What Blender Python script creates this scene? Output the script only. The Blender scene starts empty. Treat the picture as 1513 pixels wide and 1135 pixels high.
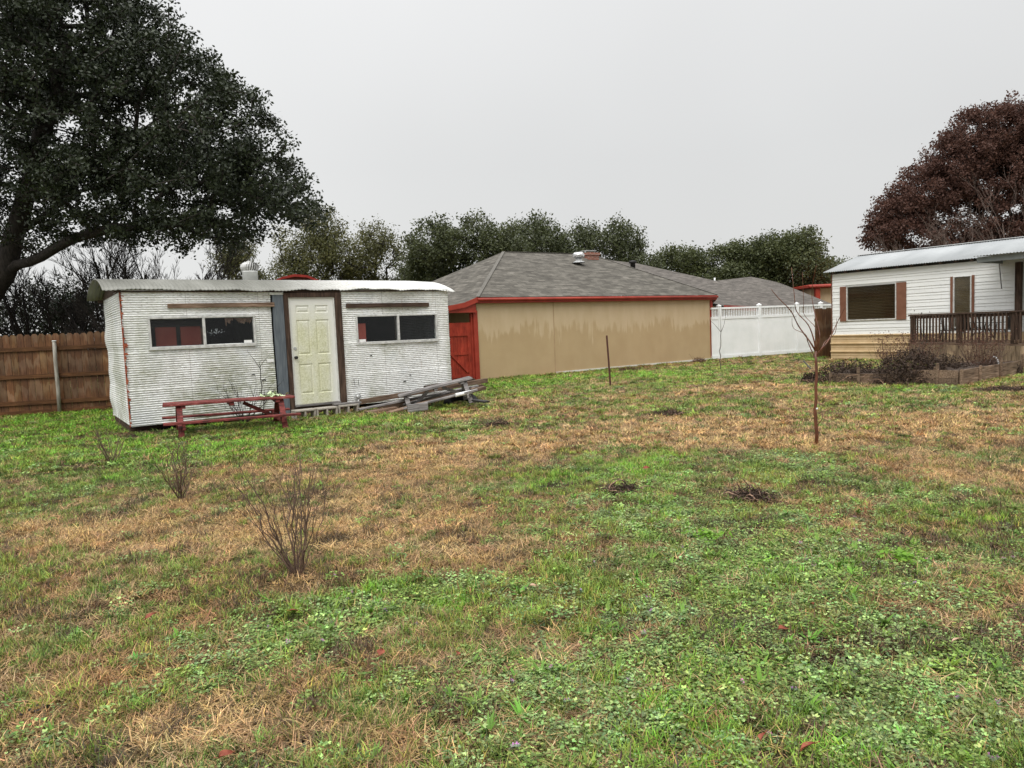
import bpy, bmesh, math, random
import numpy as np
from mathutils import Vector, Matrix, Euler
from math import radians as RD, sin, cos, pi

C = bpy.context.scene.collection
SC = bpy.context.scene
rng = np.random.default_rng(7)
random.seed(7)

# ---------------------------------------------------------------- camera
CH = 1.45
cam = bpy.data.cameras.new('camera'); camo = bpy.data.objects.new('camera', cam); C.objects.link(camo)
cam.sensor_fit = 'HORIZONTAL'; cam.sensor_width = 36.0; cam.lens = 1050.0 / 1513.0 * 36.0
cam.clip_start = 0.05; cam.clip_end = 2000
RM = Matrix.Rotation(pi / 2 - RD(4.36), 3, 'X') @ Matrix.Rotation(RD(-2.4), 3, 'Z')
camo.matrix_world = Matrix.Translation((0, 0, CH)) @ RM.to_4x4()
SC.camera = camo

# ---------------------------------------------------------------- sky, sun, exposure
SUN_EL, SUN_AZ = RD(50), RD(195)      # high, behind the camera
w = bpy.data.worlds.new('World'); SC.world = w; w.use_nodes = True
nt = w.node_tree; nt.nodes.clear()
out = nt.nodes.new('ShaderNodeOutputWorld'); bg = nt.nodes.new('ShaderNodeBackground')
sky = nt.nodes.new('ShaderNodeTexSky'); sky.sky_type = 'NISHITA'; sky.sun_disc = False
sky.sun_elevation = SUN_EL; sky.sun_rotation = SUN_AZ; sky.dust_density = 4
tc = nt.nodes.new('ShaderNodeTexCoord'); sep = nt.nodes.new('ShaderNodeSeparateXYZ')
nt.links.new(tc.outputs['Generated'], sep.inputs[0])
ramp = nt.nodes.new('ShaderNodeValToRGB')           # overcast sky: zenith brighter than horizon
e = ramp.color_ramp.elements
e[0].position = 0.0; e[0].color = (.712, .716, .705, 1)
e[1].position = 1.0; e[1].color = (1.0, 1.0, 1.0, 1)
m1 = e.new(.22); m1.color = (.715, .722, .722, 1)
m2 = e.new(.45); m2.color = (.80, .805, .81, 1)
nt.links.new(sep.outputs['Z'], ramp.inputs[0])
nz = nt.nodes.new('ShaderNodeTexNoise'); nz.inputs['Scale'].default_value = 1.6; nz.inputs['Detail'].default_value = 3
nt.links.new(tc.outputs['Generated'], nz.inputs['Vector'])
mr = nt.nodes.new('ShaderNodeMapRange'); mr.inputs['From Min'].default_value = .3; mr.inputs['From Max'].default_value = .7
mr.inputs['To Min'].default_value = 9.7; mr.inputs['To Max'].default_value = 10.5
nt.links.new(nz.outputs['Fac'], mr.inputs['Value'])
lx = nt.nodes.new('ShaderNodeMapRange'); lx.inputs['From Min'].default_value = -.6; lx.inputs['From Max'].default_value = .1
lx.inputs['To Min'].default_value = 1.16; lx.inputs['To Max'].default_value = 1.0
nt.links.new(sep.outputs['X'], lx.inputs['Value'])
mm = nt.nodes.new('ShaderNodeMath'); mm.operation = 'MULTIPLY'
zr = nt.nodes.new('ShaderNodeMapRange'); zr.interpolation_type = 'SMOOTHSTEP'; zr.inputs['From Min'].default_value = .40; zr.inputs['From Max'].default_value = 1.0
zr.inputs['To Min'].default_value = .87; zr.inputs['To Max'].default_value = 2.3
nt.links.new(sep.outputs['Z'], zr.inputs['Value'])
mz = nt.nodes.new('ShaderNodeMath'); mz.operation = 'MULTIPLY'; nt.links.new(zr.outputs[0], mz.inputs[0]); nt.links.new(mr.outputs[0], mz.inputs[1])
nt.links.new(mz.outputs[0], mm.inputs[0]); nt.links.new(lx.outputs[0], mm.inputs[1])
sc_ = nt.nodes.new('ShaderNodeVectorMath'); sc_.operation = 'SCALE'
nt.links.new(ramp.outputs[0], sc_.inputs[0]); nt.links.new(mm.outputs[0], sc_.inputs['Scale'])
mix = nt.nodes.new('ShaderNodeMixRGB'); mix.inputs[0].default_value = .985
nt.links.new(sky.outputs[0], mix.inputs[1]); nt.links.new(sc_.outputs[0], mix.inputs[2])
nt.links.new(mix.outputs[0], bg.inputs[0]); bg.inputs[1].default_value = .1
nt.links.new(bg.outputs[0], out.inputs[0])
sl = bpy.data.lights.new('sun', 'SUN'); sl.energy = 1.5; sl.angle = RD(40); sl.color = (1, .97, .93)
so = bpy.data.objects.new('sun', sl); C.objects.link(so)
sd = Vector((sin(SUN_AZ) * cos(SUN_EL), cos(SUN_AZ) * cos(SUN_EL), sin(SUN_EL)))
so.rotation_euler = sd.to_track_quat('Z', 'Y').to_euler()
SC.view_settings.view_transform = 'Standard'; SC.view_settings.look = 'None'
SC.view_settings.exposure = 0.2; SC.view_settings.gamma = 1.0

# ---------------------------------------------------------------- pixel helpers (photo pixels to places on the ground / at a depth)
RN = np.array(RM)
def ray(x, y): return RN @ np.array([x - 756.5, 567.5 - y, -1050.0])
def gp(x, y, z=0.0):
    d = ray(x, y); t = (z - CH) / d[2]; return np.array([d[0] * t, d[1] * t, z])
def at(x, y, Y):
    d = ray(x, y); t = Y / d[1]; return np.array([d[0] * t, Y, CH + d[2] * t])
def floc(O, ang, p):
    a = RD(ang); d = np.array(p[:2]) - np.array(O[:2])
    return float(d[0] * cos(a) + d[1] * sin(a)), float(-d[0] * sin(a) + d[1] * cos(a))

# ---------------------------------------------------------------- noise (for the ground pattern)
_T = rng.random((256, 256))
def vnoise(x, y):
    xi = np.floor(x).astype(int); yi = np.floor(y).astype(int); fx = x - xi; fy = y - yi
    fx = fx * fx * (3 - 2 * fx); fy = fy * fy * (3 - 2 * fy)
    a = _T[xi & 255, yi & 255]; b = _T[(xi + 1) & 255, yi & 255]; c = _T[xi & 255, (yi + 1) & 255]; d = _T[(xi + 1) & 255, (yi + 1) & 255]
    return (a * (1 - fx) + b * fx) * (1 - fy) + (c * (1 - fx) + d * fx) * fy
def fbm(x, y, o=4):
    s = 0; a = .5; n = 0
    for i in range(o):
        s = s + a * vnoise(x + 17.3 * i, y - 9.1 * i); n += a; a *= .5; x = x * 2.03; y = y * 2.03
    return s / n

# ---------------------------------------------------------------- materials
class Mt:
    def __init__(s, name):
        s.m = bpy.data.materials.new(name); s.m.use_nodes = True; s.t = s.m.node_tree
        s.b = s.t.nodes['Principled BSDF']; s.out = s.t.nodes['Material Output']
        s.tc = s.t.nodes.new('ShaderNodeTexCoord')
    def n(s, ty, **k):
        d = s.t.nodes.new('ShaderNode' + ty)
        for a, v in k.items():
            if hasattr(d, a) and a not in d.inputs: setattr(d, a, v)
            else: d.inputs[a].default_value = v
        return d
    def l(s, a, b): s.t.links.new(a, b)
    def coord(s, kind='Object', scale=(1, 1, 1), loc=(0, 0, 0)):
        mp = s.n('Mapping'); s.l(s.tc.outputs[kind], mp.inputs[0]); mp.inputs['Scale'].default_value = scale; mp.inputs['Location'].default_value = loc
        return mp.outputs[0]
    def noise(s, scale, detail=4, st=(1, 1, 1), kind='Object', rough=.55, loc=(0, 0, 0)):
        d = s.n('TexNoise'); s.l(s.coord(kind, st, loc), d.inputs['Vector'])
        d.inputs['Scale'].default_value = scale; d.inputs['Detail'].default_value = detail; d.inputs['Roughness'].default_value = rough
        return d.outputs['Fac']
    def ramp(s, fac, stops, interp='LINEAR'):
        r = s.n('ValToRGB'); s.l(fac, r.inputs[0]); r.color_ramp.interpolation = interp; e = r.color_ramp.elements
        while len(e) > 1: e.remove(e[-1])
        e[0].position = stops[0][0]; e[0].color = (*c3(stops[0][1]), 1)
        for p, c in stops[1:]:
            q = e.new(p); q.color = (*c3(c), 1)
        return r.outputs[0]
    def math(s, op, a, b=None, clamp=False):
        d = s.n('Math'); d.operation = op; d.use_clamp = clamp
        for i, v in enumerate((a, b)):
            if v is None: continue
            if isinstance(v, (int, float)): d.inputs[i].default_value = v
            else: s.l(v, d.inputs[i])
        return d.outputs[0]
    def mix(s, fac, a, b, mode='MIX'):
        d = s.n('MixRGB'); d.blend_type = mode
        for i, v in enumerate((fac, a, b)):
            if isinstance(v, (int, float)): d.inputs[i].default_value = v
            elif isinstance(v, tuple): d.inputs[i].default_value = (*c3(v), 1)
            else: s.l(v, d.inputs[i])
        return d.outputs[0]
    def attr(s, name, kind='GEOMETRY'):
        a = s.n('Attribute'); a.attribute_name = name; a.attribute_type = kind; return a
    def sepz(s, kind='Object'):
        d = s.n('SeparateXYZ'); s.l(s.tc.outputs[kind], d.inputs[0]); return d.outputs
    def bump(s, h, strength=.3, dist=.01):
        d = s.n('Bump'); s.l(h, d.inputs['Height']); d.inputs['Strength'].default_value = strength; d.inputs['Distance'].default_value = dist
        s.l(d.outputs[0], s.b.inputs['Normal'])
    def fin(s, col, rough=.7, metal=0, spec=.3):
        if isinstance(col, tuple): s.b.inputs['Base Color'].default_value = (*c3(col), 1)
        else: s.l(col, s.b.inputs['Base Color'])
        if isinstance(rough, (int, float)): s.b.inputs['Roughness'].default_value = rough
        else: s.l(rough, s.b.inputs['Roughness'])
        s.b.inputs['Metallic'].default_value = metal; s.b.inputs['Specular IOR Level'].default_value = spec
        return s.m
def c3(c): return c if isinstance(c, tuple) else (c, c, c)
def simple(name, ca, cb, scale=6, st=(1, 1, 1), rough=.75, bump=.25, bd=.004, metal=0, spec=.3, detail=5, attr=False, lo=.35, hi=.65):
    m = Mt(name); f = m.noise(scale, detail, st); col = m.ramp(f, [(lo, ca), (hi, cb)])
    if attr:
        a = m.attr('col'); col = m.mix(1, col, a.outputs['Color'], 'MULTIPLY')
    if bump: m.bump(m.noise(scale * 4, 4, st), bump, bd)
    return m.fin(col, rough, metal, spec)

# ---------------------------------------------------------------- mesh building
class MB:
    def __init__(s): s.v = []; s.f = []; s.c = []; s.uv = None; s.sm = []
    def face(s, pts, c=None, smooth=False):
        i = len(s.v); s.v += [tuple(p) for p in pts]; s.f.append(tuple(range(i, i + len(pts)))); s.c.append(c or 1.0); s.sm.append(smooth)
        return s
    def box(s, x0, x1, y0, y1, z0, z1, c=None, rot=None, piv=None, jit=0):
        P = [Vector((x, y, z)) for z in (z0, z1) for y in (y0, y1) for x in (x0, x1)]
        if jit: P = [p + Vector((random.uniform(-jit, jit), random.uniform(-jit, jit), random.uniform(-jit, jit))) for p in P]
        if rot is not None:
            pv = Vector(piv) if piv is not None else Vector(((x0 + x1) / 2, (y0 + y1) / 2, (z0 + z1) / 2))
            P = [rot @ (p - pv) + pv for p in P]
        i = len(s.v); s.v += [tuple(p) for p in P]
        for q in ((0, 2, 3, 1), (4, 5, 7, 6), (0, 1, 5, 4), (2, 6, 7, 3), (0, 4, 6, 2), (1, 3, 7, 5)):
            s.f.append(tuple(i + k for k in q)); s.c.append(c or 1.0); s.sm.append(False)
        return s
    def beam(s, a, b, w, h, c=None, up=(0, 0, 1), jit=0):
        a, b = Vector(a), Vector(b); d = (b - a); L = d.length; d.normalize(); up = Vector(up)
        if abs(d.dot(up)) > .98: up = Vector((1, 0, 0))
        x = d.cross(up).normalized(); z = x.cross(d).normalized(); i = len(s.v)
        for q in (a, b):
            for (sx, sz) in ((-1, -1), (1, -1), (1, 1), (-1, 1)):
                s.v.append(tuple(q + x * (sx * w / 2 + random.uniform(-jit, jit)) + z * (sz * h / 2 + random.uniform(-jit, jit))))
        for q in ((0, 3, 2, 1), (4, 5, 6, 7), (0, 1, 5, 4), (1, 2, 6, 5), (2, 3, 7, 6), (3, 0, 4, 7)):
            s.f.append(tuple(i + k for k in q)); s.c.append(c or 1.0); s.sm.append(False)
        return s
    def tube(s, pts, r, k=8, c=None, cap=True, smooth=True):
        pts = [Vector(p) for p in pts]; n = len(pts); rr = r if isinstance(r, (list, tuple)) else [r] * n
        i0 = len(s.v); ref = None
        for j, p in enumerate(pts):
            d = (pts[min(j + 1, n - 1)] - pts[max(j - 1, 0)]).normalized()
            if ref is None: ref = Vector((0, 0, 1)) if abs(d.z) < .9 else Vector((1, 0, 0))
            x = d.cross(ref).normalized(); y = d.cross(x).normalized(); ref = -y if False else ref
            for q in range(k):
                a = 2 * pi * q / k; s.v.append(tuple(p + (x * cos(a) + y * sin(a)) * rr[j]))
        for j in range(n - 1):
            for q in range(k):
                a = i0 + j * k + q; b = i0 + j * k + (q + 1) % k
                s.f.append((a, b, b + k, a + k)); s.c.append(c or 1.0); s.sm.append(smooth)
        if cap:
            s.f.append(tuple(i0 + q for q in range(k))[::-1]); s.c.append(c or 1.0); s.sm.append(False)
            s.f.append(tuple(i0 + (n - 1) * k + q for q in range(k))); s.c.append(c or 1.0); s.sm.append(False)
        return s
    def lathe(s, prof, o=(0, 0, 0), k=24, c=None, cap=True):
        return s.tube([(o[0], o[1], o[2] + z) for r, z in prof], [r for r, z in prof], k, c, cap)
    def build(s, name, mat, parent=None, bevel=0, recalc=True):
        me = bpy.data.meshes.new(name); me.from_pydata(s.v, [], s.f); me.materials.append(mat)
        ca = me.attributes.new('col', 'FLOAT_COLOR', 'CORNER')
        arr = np.ones((len(me.loops), 4), dtype=np.float32); k = 0
        for f, c in zip(s.f, s.c):
            cc = c if isinstance(c, tuple) else (c, c, c)
            arr[k:k + len(f), :3] = cc; k += len(f)
        ca.data.foreach_set('color', arr.ravel())
        if s.uv is not None:
            u = me.uv_layers.new(name='UVMap'); u.data.foreach_set('uv', np.array(s.uv, dtype=np.float32).ravel())
        me.polygons.foreach_set('use_smooth', s.sm)
        if recalc or bevel:
            bm = bmesh.new(); bm.from_mesh(me)
            if recalc: bmesh.ops.recalc_face_normals(bm, faces=bm.faces)
            bm.to_mesh(me); bm.free()
        o = bpy.data.objects.new(name, me); C.objects.link(o); o.parent = parent
        if bevel:
            b = o.modifiers.new('bevel', 'BEVEL'); b.width = bevel; b.segments = 1; b.limit_method = 'ANGLE'
        return o
def quick(name, V, Fq, mat, parent=None, tint=None, smooth=False):
    """numpy mesh: V (n,3), Fq (m,k) same-sized faces, tint per face"""
    me = bpy.data.meshes.new(name); V = np.asarray(V, dtype=np.float32); Fq = np.asarray(Fq, dtype=np.int32); k = Fq.shape[1]; m = len(Fq)
    me.vertices.add(len(V)); me.vertices.foreach_set('co', V.ravel())
    me.loops.add(m * k); me.loops.foreach_set('vertex_index', Fq.ravel())
    me.polygons.add(m); me.polygons.foreach_set('loop_start', np.arange(0, m * k, k, dtype=np.int32))
    try: me.polygons.foreach_set('loop_total', np.full(m, k, dtype=np.int32))
    except Exception: pass
    me.update(calc_edges=True)
    if smooth: me.polygons.foreach_set('use_smooth', np.ones(m, dtype=bool))
    if tint is not None:
        t = np.asarray(tint, dtype=np.float32)
        a = me.attributes.new('col', 'FLOAT_COLOR', 'FACE')
        if t.ndim == 1: t = np.repeat(t[:, None], 3, 1)
        a.data.foreach_set('color', np.concatenate([t, np.ones((m, 1), np.float32)], 1).ravel())
    me.materials.append(mat); o = bpy.data.objects.new(name, me); C.objects.link(o); o.parent = parent
    return o
def tag(o, label=None, cat=None, group=None, kind=None):
    if label: o['label'] = label
    if cat: o['category'] = cat
    if group: o['group'] = group
    if kind: o['kind'] = kind
    return o
def thing(name, label, cat, loc=(0, 0, 0), ang=0, group=None):
    o = bpy.data.objects.new(name, None); C.objects.link(o); o.empty_display_size = .2
    o.location = loc; o.rotation_euler = (0, 0, RD(ang)); return tag(o, label, cat, group)

# ================================================================ GROUND
def lin(*c): return tuple((v / 255) ** 2.2 for v in c)
SHED_O, SHED_A = (-6.35, 11.75), 35
HOUSE_O, HOUSE_A = (-1.0, 21.0), 35
MH_O, MH_A = (10.98, 24.2), -55
# patches in metres: (x, y, rx, ry, amount): + dry straw, - green
def patch(px, py, rx, ry, amt):
    c = gp(px, py); e1 = gp(px + rx, py); e2 = gp(px, py - ry); e3 = gp(px, py + ry)
    return (c[0], (e2[1] + e3[1]) / 2, abs(e1[0] - c[0]), max(.15, abs(e2[1] - e3[1]) / 2), amt)
DRY = [patch(*q) for q in [
    (200, 800, 260, 55, .75), (130, 860, 130, 25, .35), (330, 715, 150, 25, .45), (60, 760, 120, 40, .3), (560, 700, 170, 45, .6), (650, 770, 110, 50, .45), (480, 790, 120, 40, .35),
    (820, 650, 190, 20, .75), (1110, 652, 120, 22, .95), (1370, 640, 180, 30, .8), (1450, 700, 120, 40, .7), (1000, 625, 150, 10, .4),
    (900, 592, 200, 9, .5), (1100, 575, 140, 9, .4), (1130, 550, 120, 5, .5), (1420, 612, 150, 12, .5), (720, 615, 90, 12, .55),
    (700, 955, 190, 50, .7), (620, 1090, 150, 35, .55), (250, 1085, 210, 40, .5), (1250, 790, 110, 22, .55), (430, 870, 130, 22, .5), (1440, 800, 100, 25, .45),
    (1180, 905, 60, 18, .4), (150, 1000, 90, 25, .4), (1000, 860, 90, 20, .3), (1420, 890, 60, 18, .3), (1085, 1010, 60, 18, .25), (380, 1010, 90, 30, .25),
    (950, 555, 240, 7, -.8), (760, 572, 60, 12, -.7), (100, 640, 170, 30, -.9), (330, 660, 200, 15, -.6), (520, 630, 120, 10, -.7), (0, 700, 150, 20, -.35),
    (560, 885, 110, 28, -.8), (60, 620, 250, 12, -.6), (700, 890, 60, 18, -.5), (350, 745, 60, 12, -.2), (950, 700, 190, 22, -.6), (1200, 700, 90, 20, -.7), (750, 725, 80, 15, -.3),
    (1150, 850, 250, 50, -.35), (1300, 980, 250, 80, -.5), (900, 1040, 200, 60, -.5), (1150, 1110, 200, 40, -.6), (440, 1000, 90, 35, -.3), (60, 940, 80, 30, -.5), (1330, 575, 130, 5, -.7), (1000, 770, 150, 25, -.4)]]
CLO = [patch(*q) for q in [(1150, 830, 300, 70, .9), (1300, 980, 280, 90, .9), (900, 1020, 180, 60, .7), (580, 890, 140, 35, .8), (420, 980, 120, 50, .6), (1000, 740, 200, 35, .6),
    (1210, 690, 60, 25, .8), (650, 1010, 120, 40, .5), (60, 1090, 80, 40, .5), (350, 940, 100, 30, .35), (1350, 740, 120, 20, .4), (850, 1100, 160, 40, .5)]]
BARE = [patch(*q) for q in [(450, 865, 90, 16, .9), (850, 718, 40, 6, 1.0), (440, 905, 60, 12, .5), (1480, 578, 60, 5, .8), (1470, 800, 50, 14, .6), (1110, 738, 45, 10, .8), (920, 728, 35, 7, .6), (250, 1060, 70, 14, .5), (195, 640, 60, 9, .8), (150, 690, 50, 5, .4), (1225, 965, 40, 12, .5), (990, 612, 30, 4, .6), (730, 628, 30, 4, .5), (480, 1100, 60, 20, .5)]]
def blobs(L, x, y):
    s = np.zeros_like(x)
    for (cx, cy, rx, ry, a) in L:
        d = ((x - cx) / rx) ** 2 + ((y - cy) / ry) ** 2; s = s + a * np.exp(-d * .9)
    return s
def dryness(x, y):
    wx = x + .35 * (fbm(x * 1.3, y * 1.3) - .5); wy = y + .35 * (fbm(x * 1.3 + 40, y * 1.3) - .5)
    b = blobs(DRY, wx, wy)
    return np.clip(.44 + .05 * np.clip((y - 6) / 6, 0, 1) + b * .62 + (fbm(x * .9 + 5, y * .9) - .5) * 1.0 + (fbm(x * 4, y * 4 + 9, 3) - .5) * .7, 0, 1)
def cloverness(x, y): return np.clip(blobs(CLO, x, y) + .12 + (fbm(x * 2.2 + 70, y * 2.2, 3) - .5) * 1.1, 0, 1)
def bareness(x, y): return np.clip(blobs(BARE, x, y) + (fbm(x * 3.4 + 170, y * 3.4, 4) - .55) * 2.3, 0, 1)
def gz(x, y): return (fbm(x * 1.1 + 3, y * 1.1, 3) - .5) * .05 * np.clip(1 - (y - 14) / 10, 0.2, 1)

m = Mt('ground')
a = m.attr('gcol'); f = m.noise(55, 6, rough=.7); f2 = m.noise(9, 4)
c1 = m.mix(1, a.outputs['Color'], m.ramp(f, [(.3, .35), (.5, .9), (.72, 1.5)]), 'MULTIPLY')
c1 = m.mix(1, c1, m.ramp(f2, [(.3, .75), (.7, 1.2)]), 'MULTIPLY')
m.bump(f, .9, .02); GROUND_M = m.fin(c1, .95, spec=.1)
ys = np.concatenate([np.array([-60, -25, -10, -5, -2, -.5]), .6 * (400 / .6) ** np.linspace(0, 1, 420)])
us = np.linspace(-1, 1, 400); us = np.sign(us) * np.abs(us) ** 1.25
hw = np.clip(np.abs(ys) * 1.3 + 3, 3, None) + np.where(ys < 0, 30, 0)
GX = (hw[:, None] * us[None, :]); GY = np.repeat(ys[:, None], len(us), 1)
V = np.stack([GX, GY, gz(GX, GY)], -1).reshape(-1, 3)
nr, nc = GX.shape; I = np.arange(nr * nc).reshape(nr, nc)
Fq = np.stack([I[:-1, :-1], I[:-1, 1:], I[1:, 1:], I[1:, :-1]], -1).reshape(-1, 4)
go = quick('ground', V, Fq, GROUND_M, smooth=True)
D = dryness(GX, GY)[..., None]; Bv = np.clip(bareness(GX, GY) * 1.3, 0, 1)[..., None]
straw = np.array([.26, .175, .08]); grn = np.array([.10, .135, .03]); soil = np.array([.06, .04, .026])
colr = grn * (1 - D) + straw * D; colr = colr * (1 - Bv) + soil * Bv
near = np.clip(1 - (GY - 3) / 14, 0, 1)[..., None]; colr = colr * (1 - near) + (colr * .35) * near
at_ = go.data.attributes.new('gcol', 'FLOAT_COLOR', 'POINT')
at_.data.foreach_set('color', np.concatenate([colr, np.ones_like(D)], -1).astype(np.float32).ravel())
tag(go, kind='structure')

# ---------------------------------------------------------------- ground cover
def cover_mat(name, trans=.25, rough=.6):
    m = Mt(name); a = m.attr('tint', 'INSTANCER'); b = m.attr('col')
    col = m.mix(1, a.outputs['Color'], b.outputs['Color'], 'MULTIPLY')
    m.fin(col, rough, spec=.25)
    tr = m.n('BsdfTranslucent'); m.l(col, tr.inputs[0]); mx = m.n('MixShader'); mx.inputs[0].default_value = trans
    m.l(m.b.outputs[0], mx.inputs[1]); m.l(tr.outputs[0], mx.inputs[2]); m.l(mx.outputs[0], m.out.inputs[0]); return m.m
CM = cover_mat('ground_cover', .10, .5)
def proto(kind, seed, wide=1.0):
    r = np.random.default_rng(seed); V = []; Q = []; T = []
    def blade(p, az, lean, L, wd, curl, t):
        n = 3; pts = []; th = lean; q = np.array(p, float); d2 = np.array([cos(az), sin(az), 0]); sd_ = np.array([-sin(az), cos(az), 0])
        i = len(V)
        for j in range(n + 1):
            wj = wd * (1 - (j / n) ** 1.6) * .5 + .0002
            V.append(q - sd_ * wj); V.append(q + sd_ * wj)
            if q[2] < .002 and j > 0: th = min(th, 1.45)
            q = q + (d2 * sin(th) + np.array([0, 0, cos(th)])) * L / n; th += curl / n
            if q[2] < .003: q[2] = .003
        for j in range(n): Q.append((i + 2 * j, i + 2 * j + 1, i + 2 * j + 3, i + 2 * j + 2)); T.append(t)
    if kind == 'dry':
        for k in range(34):
            rr = .05 * math.sqrt(r.random()); a = r.uniform(0, 2 * pi)
            tt = r.choice([.35, .6, .9, 1.2, 1.6]); tt = (tt, tt * r.uniform(.9, 1.0), tt * r.uniform(.75, 1.0))
            blade((rr * cos(a), rr * sin(a), 0), r.uniform(0, 2 * pi), r.uniform(.6, 1.5), r.uniform(.025, .075), r.uniform(.0018, .0032) * wide, r.uniform(-.6, 1.6), tt)
    if kind == 'green':
        for k in range(30):
            rr = .035 * math.sqrt(r.random()); a = r.uniform(0, 2 * pi); tt = r.uniform(.35, 1.7)
            c = (tt * r.uniform(.8, 1.1), tt, tt * .9)
            if r.random() < .12: c = (1.7 * tt, 1.15 * tt, tt * 1.3)
            blade((rr * cos(a), rr * sin(a), 0), r.uniform(0, 2 * pi), r.uniform(.0, .9), r.uniform(.03, .085), r.uniform(.0025, .0042) * wide, r.uniform(.1, 1.2), c)
    if kind == 'clover':
        for k in range(42):
            rr = .055 * math.sqrt(r.random()); a = r.uniform(0, 2 * pi); h = r.uniform(.008, .04) * (1.2 - rr * 8)
            cx, cy = rr * cos(a), rr * sin(a); R_ = r.uniform(.0040, .0086) * wide; n = Vector((r.normal(0, .35), r.normal(0, .35), 1)).normalized()
            x = n.orthogonal().normalized(); y = n.cross(x); i = len(V); tt = r.uniform(.4, 1.7); ph = r.uniform(0, 6.3)
            V.append(np.array([cx, cy, h - R_ * .25]))
            for q in range(9):
                b = ph + q / 9 * 2 * pi; ra = R_ * (1.0 if q % 2 else .82) * (.3 if q == 0 else 1)
                V.append(np.array([cx, cy, h]) + np.array(x * cos(b) + y * sin(b)) * ra)
            cc = (tt * r.uniform(.85, 1.1), tt, tt * r.uniform(.9, 1.25))
            for q in range(0, 8, 2): Q.append((i, i + 1 + q, i + 2 + q, i + 1 + (q + 2) % 9)); T.append(cc)
        for k in range(14):
            rr = .06 * math.sqrt(r.random()); a = r.uniform(0, 2 * pi); blade((rr * cos(a), rr * sin(a), 0), r.uniform(0, 6.3), r.uniform(.7, 1.5), .05, .0018, .5, (1.5, .75, .9) if k % 2 else .7)
    if kind == 'broad':
        for k in range(11):
            az = r.uniform(0, 2 * pi); tt = r.uniform(.8, 1.3); blade((0, 0, .002), az, r.uniform(.6, 1.3), r.uniform(.04, .08), r.uniform(.012, .02), r.uniform(.2, .6), tt)
    if kind == 'flower':
        for k in range(3):
            a = r.uniform(0, 6.3); rr = .012; p = np.array([rr * cos(a), rr * sin(a), 0]); blade(p, a, .2, .05, .0022, .1, (.5, .75, .35))
            for j in range(6): blade(p + np.array([0, 0, .045]), r.uniform(0, 6.3), r.uniform(.2, 1.3), .009, .004, .3, (1.0, .62, .95))
            for j in range(7): blade(p + np.array([0, 0, .036]), r.uniform(0, 6.3), r.uniform(.8, 1.4), .014, .01, .3, (.35, .6, .3))
    if kind == 'dark':
        for k in range(40):
            rr = .06 * math.sqrt(r.random()); a = r.uniform(0, 2 * pi); tt = r.uniform(.6, 1.5)
            blade((rr * cos(a), rr * sin(a), 0), r.uniform(0, 2 * pi), r.uniform(0, 1.3), r.uniform(.02, .07), .003, r.uniform(-1, 2), tt)
    me = bpy.data.meshes.new('tuft'); me.from_pydata([tuple(p) for p in V], [], Q); me.materials.append(CM)
    ca = me.attributes.new('col', 'FLOAT_COLOR', 'FACE')
    ca.data.foreach_set('color', np.array([[*(t if isinstance(t, tuple) else (t, t, t)), 1] for t in T], dtype=np.float32).ravel())
    o = bpy.data.objects.new('tuft', me); return o
def protos(name, L):
    c = bpy.data.collections.new(name)
    for i, o in enumerate(L): o.name = '%s_%02d' % (name, i); c.objects.link(o)
    return c
def scatter(name, P, rot, scl, pidx, tint, coll):
    me = bpy.data.meshes.new(name); n = len(P); me.vertices.add(n); me.vertices.foreach_set('co', P.astype(np.float32).ravel())
    for nm, ty, key, arr in (('rot', 'FLOAT_VECTOR', 'vector', rot), ('scl', 'FLOAT_VECTOR', 'vector', scl), ('pidx', 'INT', 'value', pidx), ('tint', 'FLOAT_COLOR', 'color', np.concatenate([tint, np.ones((n, 1))], 1))):
        a = me.attributes.new(nm, ty, 'POINT'); a.data.foreach_set(key, np.ascontiguousarray(arr.astype(np.int32 if ty == 'INT' else np.float32)).ravel())
    o = bpy.data.objects.new(name, me); C.objects.link(o)
    g = bpy.data.node_groups.new(name + '_scatter', 'GeometryNodeTree')
    g.interface.new_socket('Geometry', in_out='INPUT', socket_type='NodeSocketGeometry'); g.interface.new_socket('Geometry', in_out='OUTPUT', socket_type='NodeSocketGeometry')
    gi = g.nodes.new('NodeGroupInput'); goo = g.nodes.new('NodeGroupOutput'); ci = g.nodes.new('GeometryNodeCollectionInfo'); ip = g.nodes.new('GeometryNodeInstanceOnPoints')
    ci.inputs['Collection'].default_value = coll; ci.inputs['Separate Children'].default_value = True; ci.inputs['Reset Children'].default_value = True
    def na(nm, ty):
        d = g.nodes.new('GeometryNodeInputNamedAttribute'); d.data_type = ty; d.inputs['Name'].default_value = nm
        return [s for s in d.outputs if s.enabled and s.name == 'Attribute'][0]
    ip.inputs['Pick Instance'].default_value = True
    g.links.new(gi.outputs[0], ip.inputs['Points']); g.links.new(ci.outputs[0], ip.inputs['Instance'])
    g.links.new(na('pidx', 'INT'), ip.inputs['Instance Index'])
    er = g.nodes.new('FunctionNodeEulerToRotation'); g.links.new(na('rot', 'FLOAT_VECTOR'), er.inputs[0]); g.links.new(er.outputs[0], ip.inputs['Rotation'])
    g.links.new(na('scl', 'FLOAT_VECTOR'), ip.inputs['Scale']); g.links.new(ip.outputs[0], goo.inputs[0])
    md = o.modifiers.new('scatter', 'NODES'); md.node_group = g
    return o
pts = []
for (y0, y1, dens) in ((1.3, 3, 950), (3, 4.5, 780), (4.5, 7, 500), (7, 10, 330), (10, 15, 190), (15, 22, 95), (22, 40, 32)):
    wmax = .80 * y1 + .8; n = int(dens * 2 * wmax * (y1 - y0)); X = rng.uniform(-wmax, wmax, n); Y = rng.uniform(y0, y1, n); k = np.abs(X) < .80 * Y + .8
    pts.append(np.stack([X[k], Y[k]], 1))
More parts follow.
